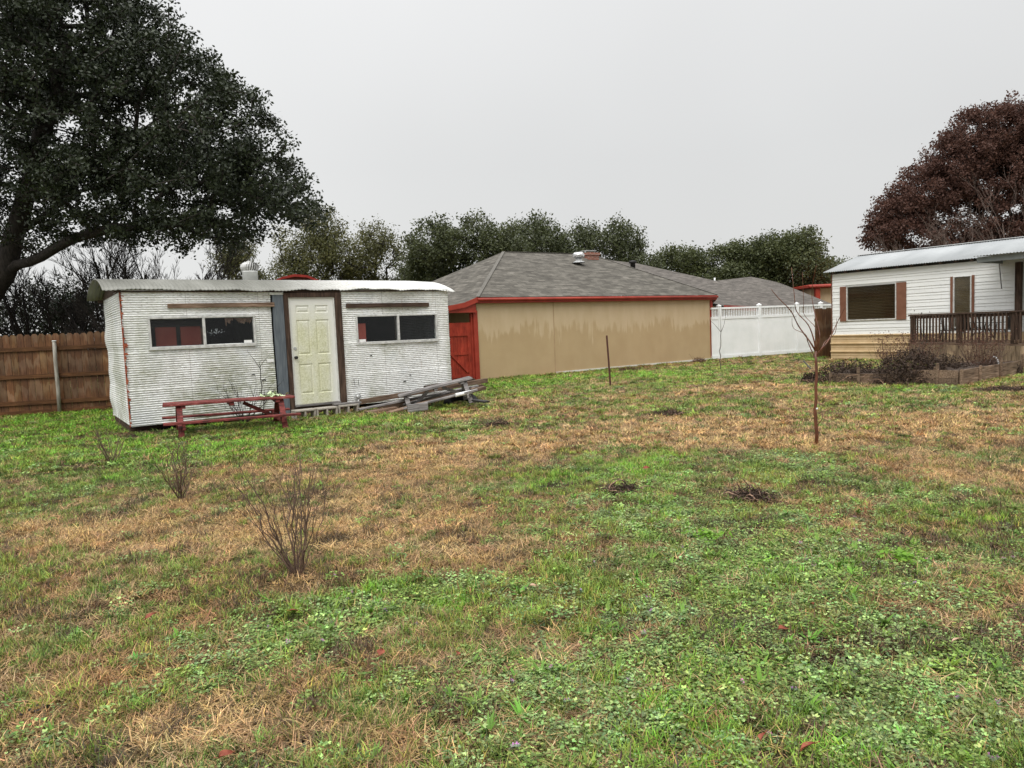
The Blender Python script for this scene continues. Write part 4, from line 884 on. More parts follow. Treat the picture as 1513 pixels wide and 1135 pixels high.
# skirting: beige ribbed metal
BSK = simple('beige_ribbed_metal', (.50, .36, .20), (.60, .46, .28), 3, rough=.5, bump=.05)
pr = [(0, .0)]; z = .02
while z < .82:
    for dz, dy in ((.0, -.008), (.10, -.008), (.115, -.018), (.13, -.008), (.205, -.008), (.225, -.045), (.25, -.045), (.265, -.008)):
        pr.append((z + dz, dy))
    z += .27
pr = [(min(z_, .83), y_) for z_, y_ in pr]
q = MB()
for k in range(len(pr) - 1):
    if pr[k + 1][0] > pr[k][0] - 1e-6: q.face([(-.06, pr[k][1] * 1.4 - .015, pr[k][0]), (3.4, pr[k][1] * 1.4 - .015, pr[k][0]), (3.4, pr[k + 1][1] * 1.4 - .015, pr[k + 1][0]), (-.06, pr[k + 1][1] * 1.4 - .015, pr[k + 1][0])])
q.box(3.4, MHL, -.02, .0, .0, .8); q.box(-.04, .0, .0, 4.2, 0, .8)
q.build('skirting', BSK, mh, recalc=False)
# roof
GALV = Mt('galvanised_roof'); n1 = GALV.noise(.7, 5, (1, .3, 1)); col = GALV.ramp(n1, [(.3, (.25, .265, .27)), (.55, (.34, .355, .36)), (.75, (.42, .435, .44))]); GALVM = GALV.fin(col, .6, metal=.0, spec=.3)
xs = np.arange(-.22, MHL + .3, .0135); ys_ = np.array([-.22, 2.05, 4.45]); XX, YY = np.meshgrid(xs, ys_); ZZ = np.where(YY < 0, 2.935, np.where(YY < 3, 3.56, 2.935)) + .009 * np.sin(2 * pi * XX / .076)
V = np.stack([XX, YY, ZZ], -1).reshape(-1, 3); nr, nc = XX.shape; I = np.arange(nr * nc).reshape(nr, nc); Fq = np.stack([I[:-1, :-1], I[:-1, 1:], I[1:, 1:], I[1:, :-1]], -1).reshape(-1, 4)
rf = quick('roof', V, Fq, GALVM, mh); sm_ = rf.modifiers.new('t', 'SOLIDIFY'); sm_.thickness = .004
q = MB(); q.beam((-.23, 2.05, 3.575), (MHL + .3, 2.05, 3.575), .22, .015); q.build('ridge_cap', simple('ridge_metal', (.62, .63, .63), (.75, .76, .76), 3, rough=.4, metal=.2), mh)
q = MB(); q.box(-.1, MHL, -.03, .05, 2.862, 2.915)
q.face([(-.02, 0, 2.87), (-.02, 2.05, 3.53), (-.02, 4.25, 2.87)]); q.build('soffit', BLACK, mh)
x = .1
while x < MHL: q = MB(); q.box(x, x + .05, -.19, -.035, 2.875, 2.92, jit=.006); q.build('rafter_end', W_DARKV, mh); x += .42
# windows and shutters
m = Mt('window_blind'); xz = m.sepz(); st = m.math('FRACT', m.math('MULTIPLY', xz[2], 9.5)); col = m.ramp(st, [(.0, (.05, .036, .02)), (.12, (.085, .062, .035)), (.9, (.125, .092, .055)), (1.0, (.06, .04, .025))]); col = m.mix(1, col, m.ramp(m.noise(1.5, 3), [(.3, .8), (.7, 1.15)]), 'MULTIPLY'); BLIND = m.fin(col, .5)
WG = glassmat('mobile_home_glass', (.9, .9, .88), .5)
def mhwin(x0, x1, z0, z1, s0, s1, bright, mdx=None):
    q = MB(); t = .04; q.box(x0, x1, -.045, .02, z0, z0 + t); q.box(x0, x1, -.045, .02, z1 - .02, z1); q.box(x0, x0 + t, -.047, .02, z0 + t, z1 - .02); q.box(x1 - t, x1, -.047, .02, z0 + t, z1 - .02)
    o = q.build('window', ALU, mh, bevel=.003)
    q = MB(); q.box(x0 + t, x1 - t, -.02, -.016, z0 + t, z1 - .02); q.build('pane', WG, o)
    q = MB(); z = z0 + t
    while z < z1 - .03: q.face([(x0 + t, .012, z), (x1 - t, .012, z), (x1 - t, -.004, z + .048), (x0 + t, -.004, z + .048)]); z += .05
    q.build('blind', BLIND if not bright else simple('tan_blind', (.22, .17, .10), (.32, .25, .15), 3), o, recalc=False)
    SHUT = simple('brown_shutter', (.155, .065, .038), (.20, .09, .055), 4, rough=.6)
    for (a_, b_) in ((x0 - s0, x0 - .003), (x1 + .003, x1 + s1)):
        q = MB(); q.box(a_, b_, -.05, -.02, z0 - .01, z1 + .01); q.build('shutter', SHUT, mh, bevel=.004)
mhwin(.50, 2.14, 1.27, 2.41, .22, .30, False); mhwin(3.78, 4.28, .95, 2.46, .07, .07, True)
# porch header, post and strut
q = MB(); q.box(5.05, MHL, -1.6, -1.57, 2.72, 2.86); q.box(5.02, 5.06, -1.57, -.03, 2.72, 2.84); q.build('porch_header', simple('grey_header', (.2, .22, .22), (.27, .29, .29), 3), mh)
q = MB(); q.box(5.42, 5.56, -.20, -.06, .6, 2.72); q.build('porch_post', W_DARKV, mh)
V = np.stack([XX, np.where(YY < 0, -1.75, np.where(YY < 3, -.2, -.2)), np.where(YY < 0, 2.885, 2.95) + .009 * np.sin(2 * pi * XX / .076)], -1)
k = xs > 5.0; V = V[:2][:, k]; nr, nc = V.shape[:2]; I = np.arange(nr * nc).reshape(nr, nc); Fq = np.stack([I[:-1, :-1], I[:-1, 1:], I[1:, 1:], I[1:, :-1]], -1).reshape(-1, 4); rf = quick('porch_roof', V.reshape(-1, 3), Fq, GALVM, mh)
q = MB(); q.beam((4.98, -.06, 2.80), (5.14, -.30, 2.02), .022, .03); q.build('strut', simple('strut_metal', (.10, .10, .10), (.18, .17, .16), 3), mh)

# ================================================================ DECK
P1, P2 = at(1345, 465, 20.9), at(1513, 447, 17.3)
dk_ang = math.degrees(math.atan2(P2[1] - P1[1], P2[0] - P1[0]))
dk = thing('wooden_deck', 'weathered dark wooden deck with railing in front of the mobile home', 'deck', (P1[0], P1[1], 0), dk_ang)
RZ = float(P1[2]); FZ = .58; DL = 6.2
q = MB(); q.box(-.02, DL, -.06, .10, RZ - .04, RZ, jit=.004); q.box(0, DL, -.02, .02, RZ - .13, RZ - .045); q.build('handrail', W_DARK, dk)
q = MB(); q.box(-.04, DL, -.03, .02, FZ + .02, FZ + .10); q.build('bottom_rail', W_BROWN, dk)
x = .03; k = 0
while x < DL:
    if k % 14 == 0: q = MB(); q.box(x, x + .11, -.03, .08, .0, RZ - .045, c=.8); q.build('post', W_DARKV, dk); x += .16
    else:
        q = MB(); q.box(x, x + .036, -.055, -.021, FZ + .04, RZ - .05, c=random.uniform(.6, 1.3)); q.build('baluster', W_DARKV, dk); x += .115
    k += 1
q = MB(); y = 0
q.box(0, DL, -.02, 1.2, FZ - .04, FZ); 
q.build('deck_floor', W_BROWN, dk); q = MB(); x = 0
while x < DL: q.box(x, x + .136, -.05, -.022, 0, FZ - .045, c=random.uniform(.75, 1.2)); x += .14
q.build('skirt_planks', W_SKIRT, dk); q = MB(); q.box(0, DL, -.052, -.02, FZ - .043, FZ + .005, c=.9); q.build('rim_board', W_BROWN, dk)
# patio furniture on the deck
da = RD(dk_ang)
def dkp(x, y, z=0): return (P1[0] + x * cos(da) - y * sin(da), P1[1] + x * sin(da) + y * cos(da), z)
def patio_chair(label, x, y, a_):
    t = thing('patio_chair', label, 'chair', dkp(x, y, FZ), dk_ang + a_, 'patio chairs on the deck'); t.scale = (1, 1, .82)
    q = MB(); q.box(-.24, .24, -.22, .24, .40, .43); q.build('seat', BLACK, t)
    q = MB()
    for k in range(8): q.beam((-.2 + k * .057, .22, .44), (-.22 + k * .063, .32, .98), .03, .012)
    q.beam((-.24, .33, .98), (.24, .33, .98), .03, .05); q.build('backrest', BLACK, t)
    for sx in (-1, 1):
        for sy in (-1, 1): q = MB(); q.tube([(sx * .22, sy * .2, .40), (sx * .25, sy * .25, 0)], .014, 6); q.build('leg', BLACK, t)
        q = MB(); q.tube([(sx * .25, .26, .66), (sx * .26, -.2, .64), (sx * .25, -.22, .42)], .015, 6); q.build('armrest', BLACK, t)
patio_chair('left black patio chair on the deck, behind the railing near the shuttered window', .95, .55, 60); patio_chair('right black patio chair on the deck, beside the tall narrow window', 2.45, .60, -70)
patio_chair('middle black patio chair on the deck, just left of the patio table', 1.45, .75, 170)
t = thing('patio_table', 'dark patio table standing on the deck behind the railing', 'table', dkp(1.95, .55, FZ), dk_ang)
q = MB(); q.lathe([(.42, .70), (.43, .715), (.42, .73)], (0, 0, 0), 28); q.build('tabletop', BLACK, t)
for k in range(4): q = MB(); a_ = k * pi / 2 + .4; q.tube([(.30 * cos(a_), .30 * sin(a_), .70), (.12 * cos(a_), .12 * sin(a_), .4), (.34 * cos(a_), .34 * sin(a_), 0)], .016, 6); q.build('leg', BLACK, t)

# ================================================================ RAISED BEDS
bx, by = BED_O
rbed = thing('raised_bed', 'raised garden bed of weathered planks before the deck', 'raised bed', (bx, by, 0), BED_A)
SOIL = simple('bed_soil', (.03, .02, .014), (.07, .048, .035), 12, rough=.95, bump=.8, bd=.03)
def bed(par, L, Wd, h, c=1.0, left=True):
    def side(p, q_, n=2):
        b_ = MB()
        for k in range(n): z0 = -.02 + k * (h / n); b_.beam((p[0], p[1], z0 + h / n / 2), (q_[0], q_[1], z0 + h / n / 2), .035, h / n - .006, c=c * random.uniform(.8, 1.15), jit=.003)
        b_.build('side_plank', W_BED, par)
    side((0, 0), (L, 0)); side((-.02, .02), (-.02, Wd)); side((0, Wd), (L, Wd)); side((L, .02), (L, Wd - .02))
    for (x, y) in ((.0, -.035), (L * .28, -.04), (L * .62, -.04), (L, -.04), (-.055, Wd * .4), (-.055, Wd * .97)):
        b_ = MB(); b_.box(x - .03, x + .03, y - .018, y + .018, 0, h + random.choice([.0, .02, .12, .04]), c=c * random.uniform(.8, 1.3)); b_.build('stake', W_BED, par)
    n = 14; b_ = MB()
    g = [[(i / n * (L - .06) + .03, j / n * (Wd - .06) + .03, h - .06 + random.uniform(-.02, .03)) for i in range(n + 1)] for j in range(n + 1)]
    for j in range(n):
        for i in range(n): b_.face([g[j][i], g[j][i + 1], g[j + 1][i + 1], g[j + 1][i]])
    b_.build('soil', SOIL, par, recalc=False)
bed(rbed, 3.2, .95, .32)
b1 = thing('raised_bed', 'low raised bed of reddish planks left of the larger bed', 'raised bed', (*gp(1228, 567)[:2], 0), -36)
bed(b1, 1.95, 1.6, .24, c=1.0)
# white hoop pipe
o_ = Vector(at(1468, 541, 15.4)); o_.z = 0
q = MB(); q.tube([tuple(o_ + Vector((.09 * cos(pi * t / 10) * .9, -.03 * cos(pi * t / 10), (.26 + .17 * sin(pi * t / 10))))) for t in range(11)], .018, 8); tag(q.build('hoop_pipe', PVC, None), 'white plastic pipe bent into a hoop in the raised bed', 'pipe')
q = MB(); q.lathe([(.09, 0), (.11, .12), (.115, .12), (.10, .1)], tuple(o_ + Vector((.03, .10, .24))), 18); tag(q.build('plant_pot', BLACK, None), 'black plastic plant pot standing beside the white hoop pipe', 'plant pot')
lumber('board', 'short grey stick leaning up beside the vine heap left of the beds', at(1198, 545, 15.6), at(1187, 533, 15.6), .03, .03, W_GREY, 'stick', grp=None)

# ================================================================ TREES AND BARE SHRUBS
def bark(name, ca, cb, s=9): return simple(name, ca, cb, s, (3, 3, .7), rough=.9, bump=.5, bd=.02)
BARK_X = bark('black_wet_bark', (.010, .008, .007), (.028, .023, .019)); BARK_D = bark('dark_bark', (.018, .015, .012), (.05, .042, .035)); BARK_G = bark('grey_bark', (.06, .05, .042), (.13, .115, .10)); BARK_R = bark('reddish_twig', (.09, .04, .028), (.19, .10, .065), 25); BARK_P = bark('pale_twig', (.10, .07, .058), (.19, .145, .12), 20)
def leafmat(name, ca, cb, trans=.3, rough=.45):
    m = Mt(name); a = m.attr('col'); col = m.mix(a.outputs['Fac'], ca, cb); m.fin(col, rough, spec=.3)
    tr = m.n('BsdfTranslucent'); m.l(col, tr.inputs[0]); mx = m.n('MixShader'); mx.inputs[0].default_value = trans; m.l(m.b.outputs[0], mx.inputs[1]); m.l(tr.outputs[0], mx.inputs[2]); m.l(mx.outputs[0], m.out.inputs[0]); return m.m
def skeleton(trunk, tips, seg=.35, wig=.06, droop=0.0, kpath=.25, seed=1, limbs=()):
    """grow a branching skeleton: every tip joins the nearest node already grown. returns nodes, parent index"""
    r = np.random.default_rng(seed); P = []; par = []; plen = []
    for i, p in enumerate(trunk):
        P.append(np.array(p, float)); par.append(i - 1); plen.append(0 if i == 0 else plen[-1] + np.linalg.norm(P[-1] - P[-2]))
    for (j0, pl_) in limbs:
        pv = j0
        for p in pl_:
            p = np.array(p, float); k_ = max(1, int(np.linalg.norm(p - P[pv]) / seg)); s0 = P[pv]
            for q in range(1, k_ + 1): pp = s0 + (p - s0) * q / k_ + (r.normal(0, .04, 3) if q < k_ else 0); P.append(pp); plen.append(plen[pv] + np.linalg.norm(pp - P[pv])); par.append(pv); pv = len(P) - 1
    A = np.zeros((len(tips) * 14 + len(trunk) + 500, 3)); Lp = np.zeros(len(A)); n = len(P); A = np.concatenate([A, np.zeros((n, 3))]); Lp = np.zeros(len(A)); A[:n] = P; Lp[:n] = plen; par = list(par); lo = max(1, len(trunk) // 3)
    order = np.argsort(np.linalg.norm(tips - np.array(trunk[-1]), axis=1)); ends = []
    for t in order:
        T = tips[t]; d = np.linalg.norm(A[lo:n] - T, axis=1); j = lo + int(np.argmin(d + kpath * Lp[lo:n])); s = A[j]; L = np.linalg.norm(T - s); k = max(1, int(L / seg)); prev = j
        if n + k >= len(A): A = np.concatenate([A, np.zeros_like(A)]); Lp = np.concatenate([Lp, np.zeros_like(Lp)])
        perp = r.normal(0, 1, 3) * L * .10
        for q in range(1, k + 1):
            u_ = q / k; p = s + (T - s) * u_ + perp * sin(pi * u_) + np.array([0, 0, -droop * L * sin(pi * u_)]) + (r.normal(0, wig * seg, 3) if q < k else 0)
            A[n] = p; Lp[n] = Lp[prev] + L / k; par.append(prev); prev = n; n += 1
        ends.append(prev)
    return A[:n], np.array(par), np.array(ends)
def tube_mesh(P, par, r0, expo=2.3, rmax=9, k=5):
    n = len(P); w_ = np.zeros(n); child = np.zeros(n, int)
    for i in range(1, n): child[par[i]] += 1
    w_[child == 0] = 1.0
    for i in range(n - 1, 0, -1): w_[par[i]] += w_[i]
    R = np.minimum(r0 * np.maximum(w_, 1) ** (1 / expo), rmax); idx = np.arange(1, n); a = P[par[idx]]; b = P[idx]; ra = np.minimum(R[par[idx]], R[idx] * 1.35 + r0 * .5); rb = R[idx]
    d = b - a; L = np.linalg.norm(d, axis=1, keepdims=True) + 1e-9; d = d / L; ref = np.where(np.abs(d[:, 2:3]) < .9, np.array([[0, 0, 1.]]), np.array([[1., 0, 0]]))
    x = np.cross(d, ref); x /= np.linalg.norm(x, axis=1, keepdims=True); y = np.cross(d, x); th = np.arange(k) * 2 * pi / k
    ring = x[:, None, :] * np.cos(th)[None, :, None] + y[:, None, :] * np.sin(th)[None, :, None]
    V = np.concatenate([a[:, None, :] + ring * ra[:, None, None], (b + d * (rb[:, None] * .3))[:, None, :] + ring * rb[:, None, None]], 1).reshape(-1, 3)
    base = np.arange(len(idx))[:, None] * 2 * k; q = np.arange(k)[None, :]; q2 = (q + 1) % k
    F_ = np.stack([base + q, base + q2, base + k + q2, base + k + q], -1).reshape(-1, 4); return V, F_, R
def leaf_cloud(centres, dirs, n_each, spread, size, asp=.55, seed=3, up=.35, stretch=1.5):
    r = np.random.default_rng(seed); m_ = len(centres) * n_each; c = np.repeat(centres, n_each, 0); d = np.repeat(dirs, n_each, 0)
    off = np.clip(r.normal(0, spread, (m_, 3)), -1.5 * spread, 1.5 * spread) * np.array([1, 1, .75]); along = r.uniform(-1.6, 1.1, (m_, 1)) * spread * stretch * d; p = c + off + along
    nrm = r.normal(0, 1, (m_, 3)) + np.array([0, 0, up]); nrm /= np.linalg.norm(nrm, axis=1, keepdims=True)
    t = np.cross(nrm, r.normal(0, 1, (m_, 3))); t /= np.linalg.norm(t, axis=1, keepdims=True) + 1e-9; b = np.cross(nrm, t); s = size * r.uniform(.6, 1.3, (m_, 1))
    V = np.stack([p - t * s * .5, p + b * s * asp * .5 + t * s * .05, p + t * s * .5, p - b * s * asp * .5 + t * s * .05], 1).reshape(-1, 3)
    F_ = np.arange(m_ * 4).reshape(-1, 4); tint = np.clip(np.repeat(r.uniform(0, 1, len(centres)), n_each) * .5 + r.uniform(0, 1, m_) * .5, 0, 1); return V, F_, tint
def lobes_tips(lobes, n, seed, shell=.5):
    r = np.random.default_rng(seed); vol = np.array([l[3] * l[4] * l[5] for l in lobes]) ** .6; pick = r.choice(len(lobes), n, p=vol / vol.sum()); L = np.array(lobes)[pick]
    d = r.normal(0, 1, (n, 3)); d /= np.linalg.norm(d, axis=1, keepdims=True); rad = r.uniform(shell, 1.0, (n, 1)) ** (1 / 2.2); rad = rad * np.where(r.random((n, 1)) < .07, r.uniform(1.05, 1.28, (n, 1)), 1.0); return L[:, :3] + d * rad * L[:, 3:6]
def tree(name, label, cat, base, trunk, lobes, ntips, nleaf, spread, lsize, lmat, bmat, seed, r0=.006, seg=.4, group=None, expo=2.2, shell=.4, asp=.55, k=5, rmax=.5, wig=.08, extra=None, tips=None, up=.35, limbs=()):
    t = thing(name, label, cat, base, 0, group); B0 = np.array(base)
    tips = lobes_tips(lobes, ntips, seed, shell) if tips is None else tips
    P, par, ends = skeleton([np.array(p) for p in trunk], tips, seg, wig, seed=seed, limbs=limbs); V, F_, R = tube_mesh(P, par, r0, expo, rmax, k)
    quick('trunk', V - B0, F_, bmat, t, smooth=True)
    if nleaf:
        cc = np.mean([l[:3] for l in lobes], axis=0); e_ = P[ends]; d = P[ends] - P[par[ends]]; d /= np.linalg.norm(d, axis=1, keepdims=True) + 1e-9
        V, F_, tt = leaf_cloud(e_, d, nleaf, spread, lsize, asp, seed, up); V -= B0; quick('crown', V, F_, lmat, t, tint=tt)
    return t
def lob(px, py, Y, rx, ry, rz): p = at(px, py, Y); return (p[0], p[1], p[2], rx, ry, rz)

OAKL = leafmat('dark_evergreen_leaf', (.009, .014, .007), (.038, .050, .021), .12, .4)
ob = (-13.1, 17.6, 0)
tr_ = [ob, (-13.1, 17.6, .8), (-13.08, 17.6, 1.6), (-13.05, 17.5, 2.3), at(8, 400, 17.4), at(20, 350, 17.4), at(35, 300, 17.3), at(50, 250, 17.2), at(60, 200, 17.1), at(85, 140, 17), at(100, 70, 17)]
tr_ = [tuple(float(v) for v in p) for p in tr_]
OLIMB = [(4, [at(60, 380, 17), at(110, 352, 16.8), (at(170, 336, 16.6)), at(250, 333, 16.3), at(310, 320, 16)]), (5, [at(60, 322, 17.6), at(110, 285, 17.8), at(170, 270, 17.8)]), (6, [at(90, 262, 17), at(140, 235, 16.8), at(200, 200, 16.6), at(260, 160, 16.4)]), (3, [at(-40, 330, 17.5), at(-70, 230, 17.6), at(-60, 120, 17.8)])]
OL = [lob(60, 60, 17, 3.2, 3, 2.0), lob(135, 60, 17, 1.55, 2.4, 1.7), lob(120, 190, 17, 2.7, 3, 1.7), lob(245, 160, 16.5, 1.75, 2.4, 1.6), lob(330, 215, 16, 1.5, 2, 1.35), lob(300, 290, 16, 1.8, 2, .95),
      lob(385, 270, 15.8, 1.0, 1.6, .85), lob(428, 300, 15.6, .62, 1.2, .5), lob(200, 290, 16.5, 2.2, 2.2, 1.0), lob(60, 290, 17, 2.0, 2.4, 1.3), lob(-60, 200, 17.5, 2.6, 3, 3.2), lob(-20, 20, 18, 3, 3, 2.6), lob(70, -60, 17.5, 2.3, 3, 2.0), lob(340, 345, 15.8, .8, 1.2, .28), lob(240, 345, 16, 1.0, 1.2, .35), lob(272, 100, 16.5, .75, 1.4, .7), lob(-90, -60, 18, 3, 3, 2.5)]
tree('live_oak', 'huge dark green oak spreading over the left fence and shed', 'tree', ob, tr_, OL, 2600, 80, .115, .09, OAKL, BARK_D, 11, r0=.011, seg=.4, expo=2.15, shell=.35, k=6, rmax=.30, wig=.07, limbs=OLIMB)
# sprigs reaching up along the right edge of the crown are part of that cloud
# bare multi stem trees behind the fence
def grow(q_, p, d, L, r_, lvl, r, upw=.12, nb=3, ang=.5, k=4):
    n = max(3, int(L / .22)) if lvl else max(5, int(L / .3)); P = [p]; D_ = [d]
    for i in range(n):
        d = d + r.normal(0, .09, 3) + np.array([0, 0, upw * (1 if lvl else .5)]) / n * 3; d = d / np.linalg.norm(d); P.append(P[-1] + d * L / n); D_.append(d)
    q_.append((P, [r_ * (1 - .62 * i / n) for i in range(n + 1)], 6 if lvl == 0 else 4))
    if lvl >= k: return
    m_ = nb + (1 if lvl else 2)
    for b in range(m_):
        u = (.28 if lvl else .3) + .7 * (b + r.uniform(.1, .9)) / m_; i = min(n, int(u * n)); dd = D_[i]; side = np.cross(dd, r.normal(0, 1, 3)); side /= np.linalg.norm(side); a = r.uniform(.6, 1.3) * ang
        grow(q_, P[i], dd * cos(a) + side * sin(a), L * r.uniform(.42, .68) * (1.1 - .35 * u), max(r_ * (1 - .62 * u) * .62, .0055), lvl + 1, r, upw, nb, ang, k)
def bare_tree(label, bx_, by_, h, spread, n, seed, mt=BARK_G, stems=6, zlo=.45, r0=.006, name='bare_tree', group=None, seg=.35, leansx=0, lv=4, rb=.05):
    r = np.random.default_rng(seed); t = thing(name, label, 'tree', (bx_, by_, 0), 0, group); Q = []
    for s_ in range(stems):
        a = 2 * pi * (s_ + r.uniform(-.3, .3)) / stems; ln = r.uniform(.35, 1.0) * spread / h; d = np.array([cos(a) * ln + leansx, sin(a) * ln * .7, 1.0]); d /= np.linalg.norm(d)
        grow(Q, np.array([cos(a) * .15, sin(a) * .12, 0]), d, h * r.uniform(.62, .85), rb * r.uniform(.7, 1.2), 0, r, k=lv)
    VV = []; FF = []; o_ = 0
    for P, R_, k in Q:
        A = np.array(P); R_ = np.array(R_); T = np.gradient(A, axis=0); T /= np.linalg.norm(T, axis=1, keepdims=True); ref = np.array([1., .2, 0]) if abs(T[0][2]) > .7 else np.array([0, 0, 1.])
        x = np.cross(T, ref); x /= np.linalg.norm(x, axis=1, keepdims=True) + 1e-9; y = np.cross(T, x); th = np.arange(k) * 2 * pi / k
        VV.append((A[:, None] + (x[:, None] * np.cos(th)[None, :, None] + y[:, None] * np.sin(th)[None, :, None]) * R_[:, None, None]).reshape(-1, 3)); m_ = len(A)
        b = o_ + np.arange(m_ - 1)[:, None] * k; c_ = np.arange(k)[None]; c2 = (c_ + 1) % k; FF.append(np.stack([b + c_, b + c2, b + k + c2, b + k + c_], -1).reshape(-1, 4)); o_ += m_ * k
    quick('trunk', np.concatenate(VV), np.concatenate(FF), mt, t, smooth=True); return t
bare_tree('leafless many stemmed tree behind the fence just left of the shed', -9.3, 18.6, 4.6, 2.3, 900, 21, BARK_D, 8, .35, .0065, leansx=.12, rb=.06)
bare_tree('leafless tree behind the far left part of the fence under the oak', -12.4, 19.2, 4.2, 2.2, 700, 22, BARK_X, 8, .3, .006, rb=.06)
bare_tree('leafless thicket tree behind the fence between the other two leafless trees', -10.9, 20.0, 4.6, 2.3, 900, 23, BARK_D, 6, .35, .0065, leansx=.05, rb=.06)
SHL = leafmat('dark_shrub_leaf', (.012, .02, .01), (.04, .055, .025), .2)
tree('evergreen_shrub', 'dark evergreen bush behind the fence at the left edge', 'bush', (-14.6, 21.5, 0), [(-14.6, 21.5, 0), (-14.6, 21.5, .8), (-14.5, 21.5, 1.6)], [(-14.8, 21.5, 2.1, 2.6, 1.2, 1.5), (-12.6, 21.8, 2.0, 1.6, 1, 1.2)], 260, 90, .2, .1, SHL, BARK_D, 31, r0=.006)
tree('evergreen_shrub', 'dark evergreen bush low behind the fence beneath the leafless tree', 'bush', (-10.4, 22.5, 0), [(-10.4, 22.5, 0), (-10.4, 22.5, .8), (-10.4, 22.5, 1.4)], [(-10.6, 22.5, 1.6, 2.2, 1.0, 1.0)], 110, 70, .2, .1, SHL, BARK_D, 32, r0=.006)

OLV = leafmat('olive_leaf', (.05, .058, .02), (.155, .15, .055), .3); GRN1 = leafmat('oak_green_leaf', (.034, .043, .017), (.10, .115, .048), .25); GRN2 = leafmat('mid_green_leaf', (.04, .052, .019), (.115, .13, .05), .25)
def bgtree(label, px, pytop, pybase, wpx, Y, lm, seed, ntips=300, nleaf=70, ls=.2, sp=.33, grp='trees behind the houses', shell=.3, low=.0, bm_=BARK_D, name='tree', r0_=.014):
    c = at(px, pytop - 6, Y); h = c[2]; wdt = wpx / 1050 * Y; r = np.random.default_rng(seed); L = []
    nl_ = int(r.integers(7, 12)); ph = r.uniform(0, 6.3)
    for k in range(nl_):
        u_ = np.clip((k + .5) / nl_ * 2 - 1 + r.uniform(-.12, .12), -1, 1); top = h * (1 - .38 * abs(u_) ** 2.2) * (.96 + .04 * sin(ph + u_ * 7)) * r.uniform(.87, 1.01); rz = r.uniform(.08, .14) * h
        L.append((c[0] + u_ * wdt * .44, Y + r.uniform(-2, 2), top - rz, wdt * r.uniform(.11, .18), wdt * .16, rz))
        if r.random() < .5: L.append((c[0] + (u_ + r.uniform(-.1, .1)) * wdt * .42, Y + r.uniform(-2, 2), top - rz * .4, wdt * .06, wdt * .07, rz * .75))
        L.append((c[0] + u_ * wdt * .38, Y + r.uniform(-2, 2), max(top - rz * 3.2, h * .3), wdt * r.uniform(.09, .16), wdt * .18, h * .16))
    zb = h * .12; tr = [(c[0] + r.uniform(-.1, .1), Y, z_) for z_ in np.linspace(0, h * .42, 6)]
    tree(name, label, 'tree', (float(c[0]), Y, 0), tr, L, ntips, int(nleaf * .85), sp * .85, ls, lm, bm_, seed, r0=r0_, seg=.6, group=grp, expo=2.2, shell=shell, rmax=.35)
bgtree('small olive green tree behind the shed roof left of the turbine vent', 352, 342, 0, 80, 44, OLV, 41, 260, 60, .15, .30, r0_=.022)
bgtree('broad thinning olive tree with visible limbs behind the shed door', 470, 308, 0, 165, 46, OLV, 42, 560, 64, .15, .32, bm_=BARK_X, r0_=.022)
bgtree('sparse olive brown tree right of the broad one above the right shed window', 555, 318, 0, 115, 47, OLV, 43, 380, 50, .15, .32, bm_=BARK_X, r0_=.022)
bgtree('tall dark green oak above the left slope of the tan house roof', 695, 296, 0, 215, 42, GRN1, 44, 620, 85, .17, .30)
bgtree('dark green oak behind the flat ridge of the tan house roof', 790, 299, 0, 160, 43, GRN1, 45, 430, 85, .17, .30)
bgtree('slim green tree directly behind the brick chimney', 852, 322, 0, 70, 44, GRN1, 46, 130, 60, .16, .26)
bgtree('rounded dark oak right of the brick chimney', 905, 311, 0, 135, 43, GRN1, 47, 380, 75, .16, .30)
bgtree('low green tree behind the vent pipe of the tan house', 1010, 360, 0, 120, 55, GRN2, 48, 330, 75, .2, .36)
bgtree('green tree behind the peak of the far hipped roof', 1095, 343, 0, 130, 54, GRN2, 49, 400, 80, .2, .36)
bgtree('tallest green tree left of the mobile home roof', 1168, 333, 0, 140, 53, GRN2, 50, 460, 80, .2, .36)
bgtree('distant grey green tree just above the mobile home roof corner', 1232, 380, 0, 80, 75, GRN2, 51, 200, 60, .26, .5)
bgtree('small green tree at the left end of the far tree row', 972, 372, 0, 70, 56, GRN1, 52, 150, 60, .2, .36)
bgtree('dark tree low behind the right end of the shed', 620, 345, 0, 70, 43, GRN1, 53, 220, 80, .17, .3)
# rust brown tree
RBL = leafmat('rust_brown_leaf', (.056, .027, .020), (.135, .066, .047), .25, .7)
RL = [lob(1455, 200, 33, 1.6, 2, 1.3), lob(1500, 190, 33, 1.6, 2, 1.2), lob(1410, 240, 33, 1.3, 2, 1.4), lob(1370, 280, 33, 1.2, 2, 1.3), lob(1330, 310, 33, 1.0, 1.6, 1.0), lob(1308, 345, 33, .8, 1.4, 1.0), lob(1350, 350, 33, 1.4, 1.6, .9), lob(1420, 320, 33, 1.6, 1.8, 1.2),
      lob(1480, 270, 33, 1.8, 2, 1.4), lob(1540, 240, 33, 2, 2, 1.8), lob(1560, 330, 33, 2, 2, 1.4), lob(1500, 350, 33, 1.6, 1.6, .8), lob(1620, 270, 33.5, 2.2, 2, 2.2), lob(1560, 190, 33.5, 1.8, 2, 1.3), lob(1440, 370, 33, 2, 1.5, .7)]
b_ = at(1475, 470, 33)
tree('rust_brown_tree', 'large rounded tree with rust brown foliage behind the mobile home', 'tree', (float(b_[0]), 33, 0), [(b_[0], 33, z_) for z_ in (0, .8, 1.6, 2.4, 3.0)] + [(b_[0] + .1, 33, 3.6)], RL, 2100, 85, .16, .12, RBL, BARK_D, 61, r0=.009, seg=.5, shell=.35, asp=.6, expo=2.25, rmax=.3)
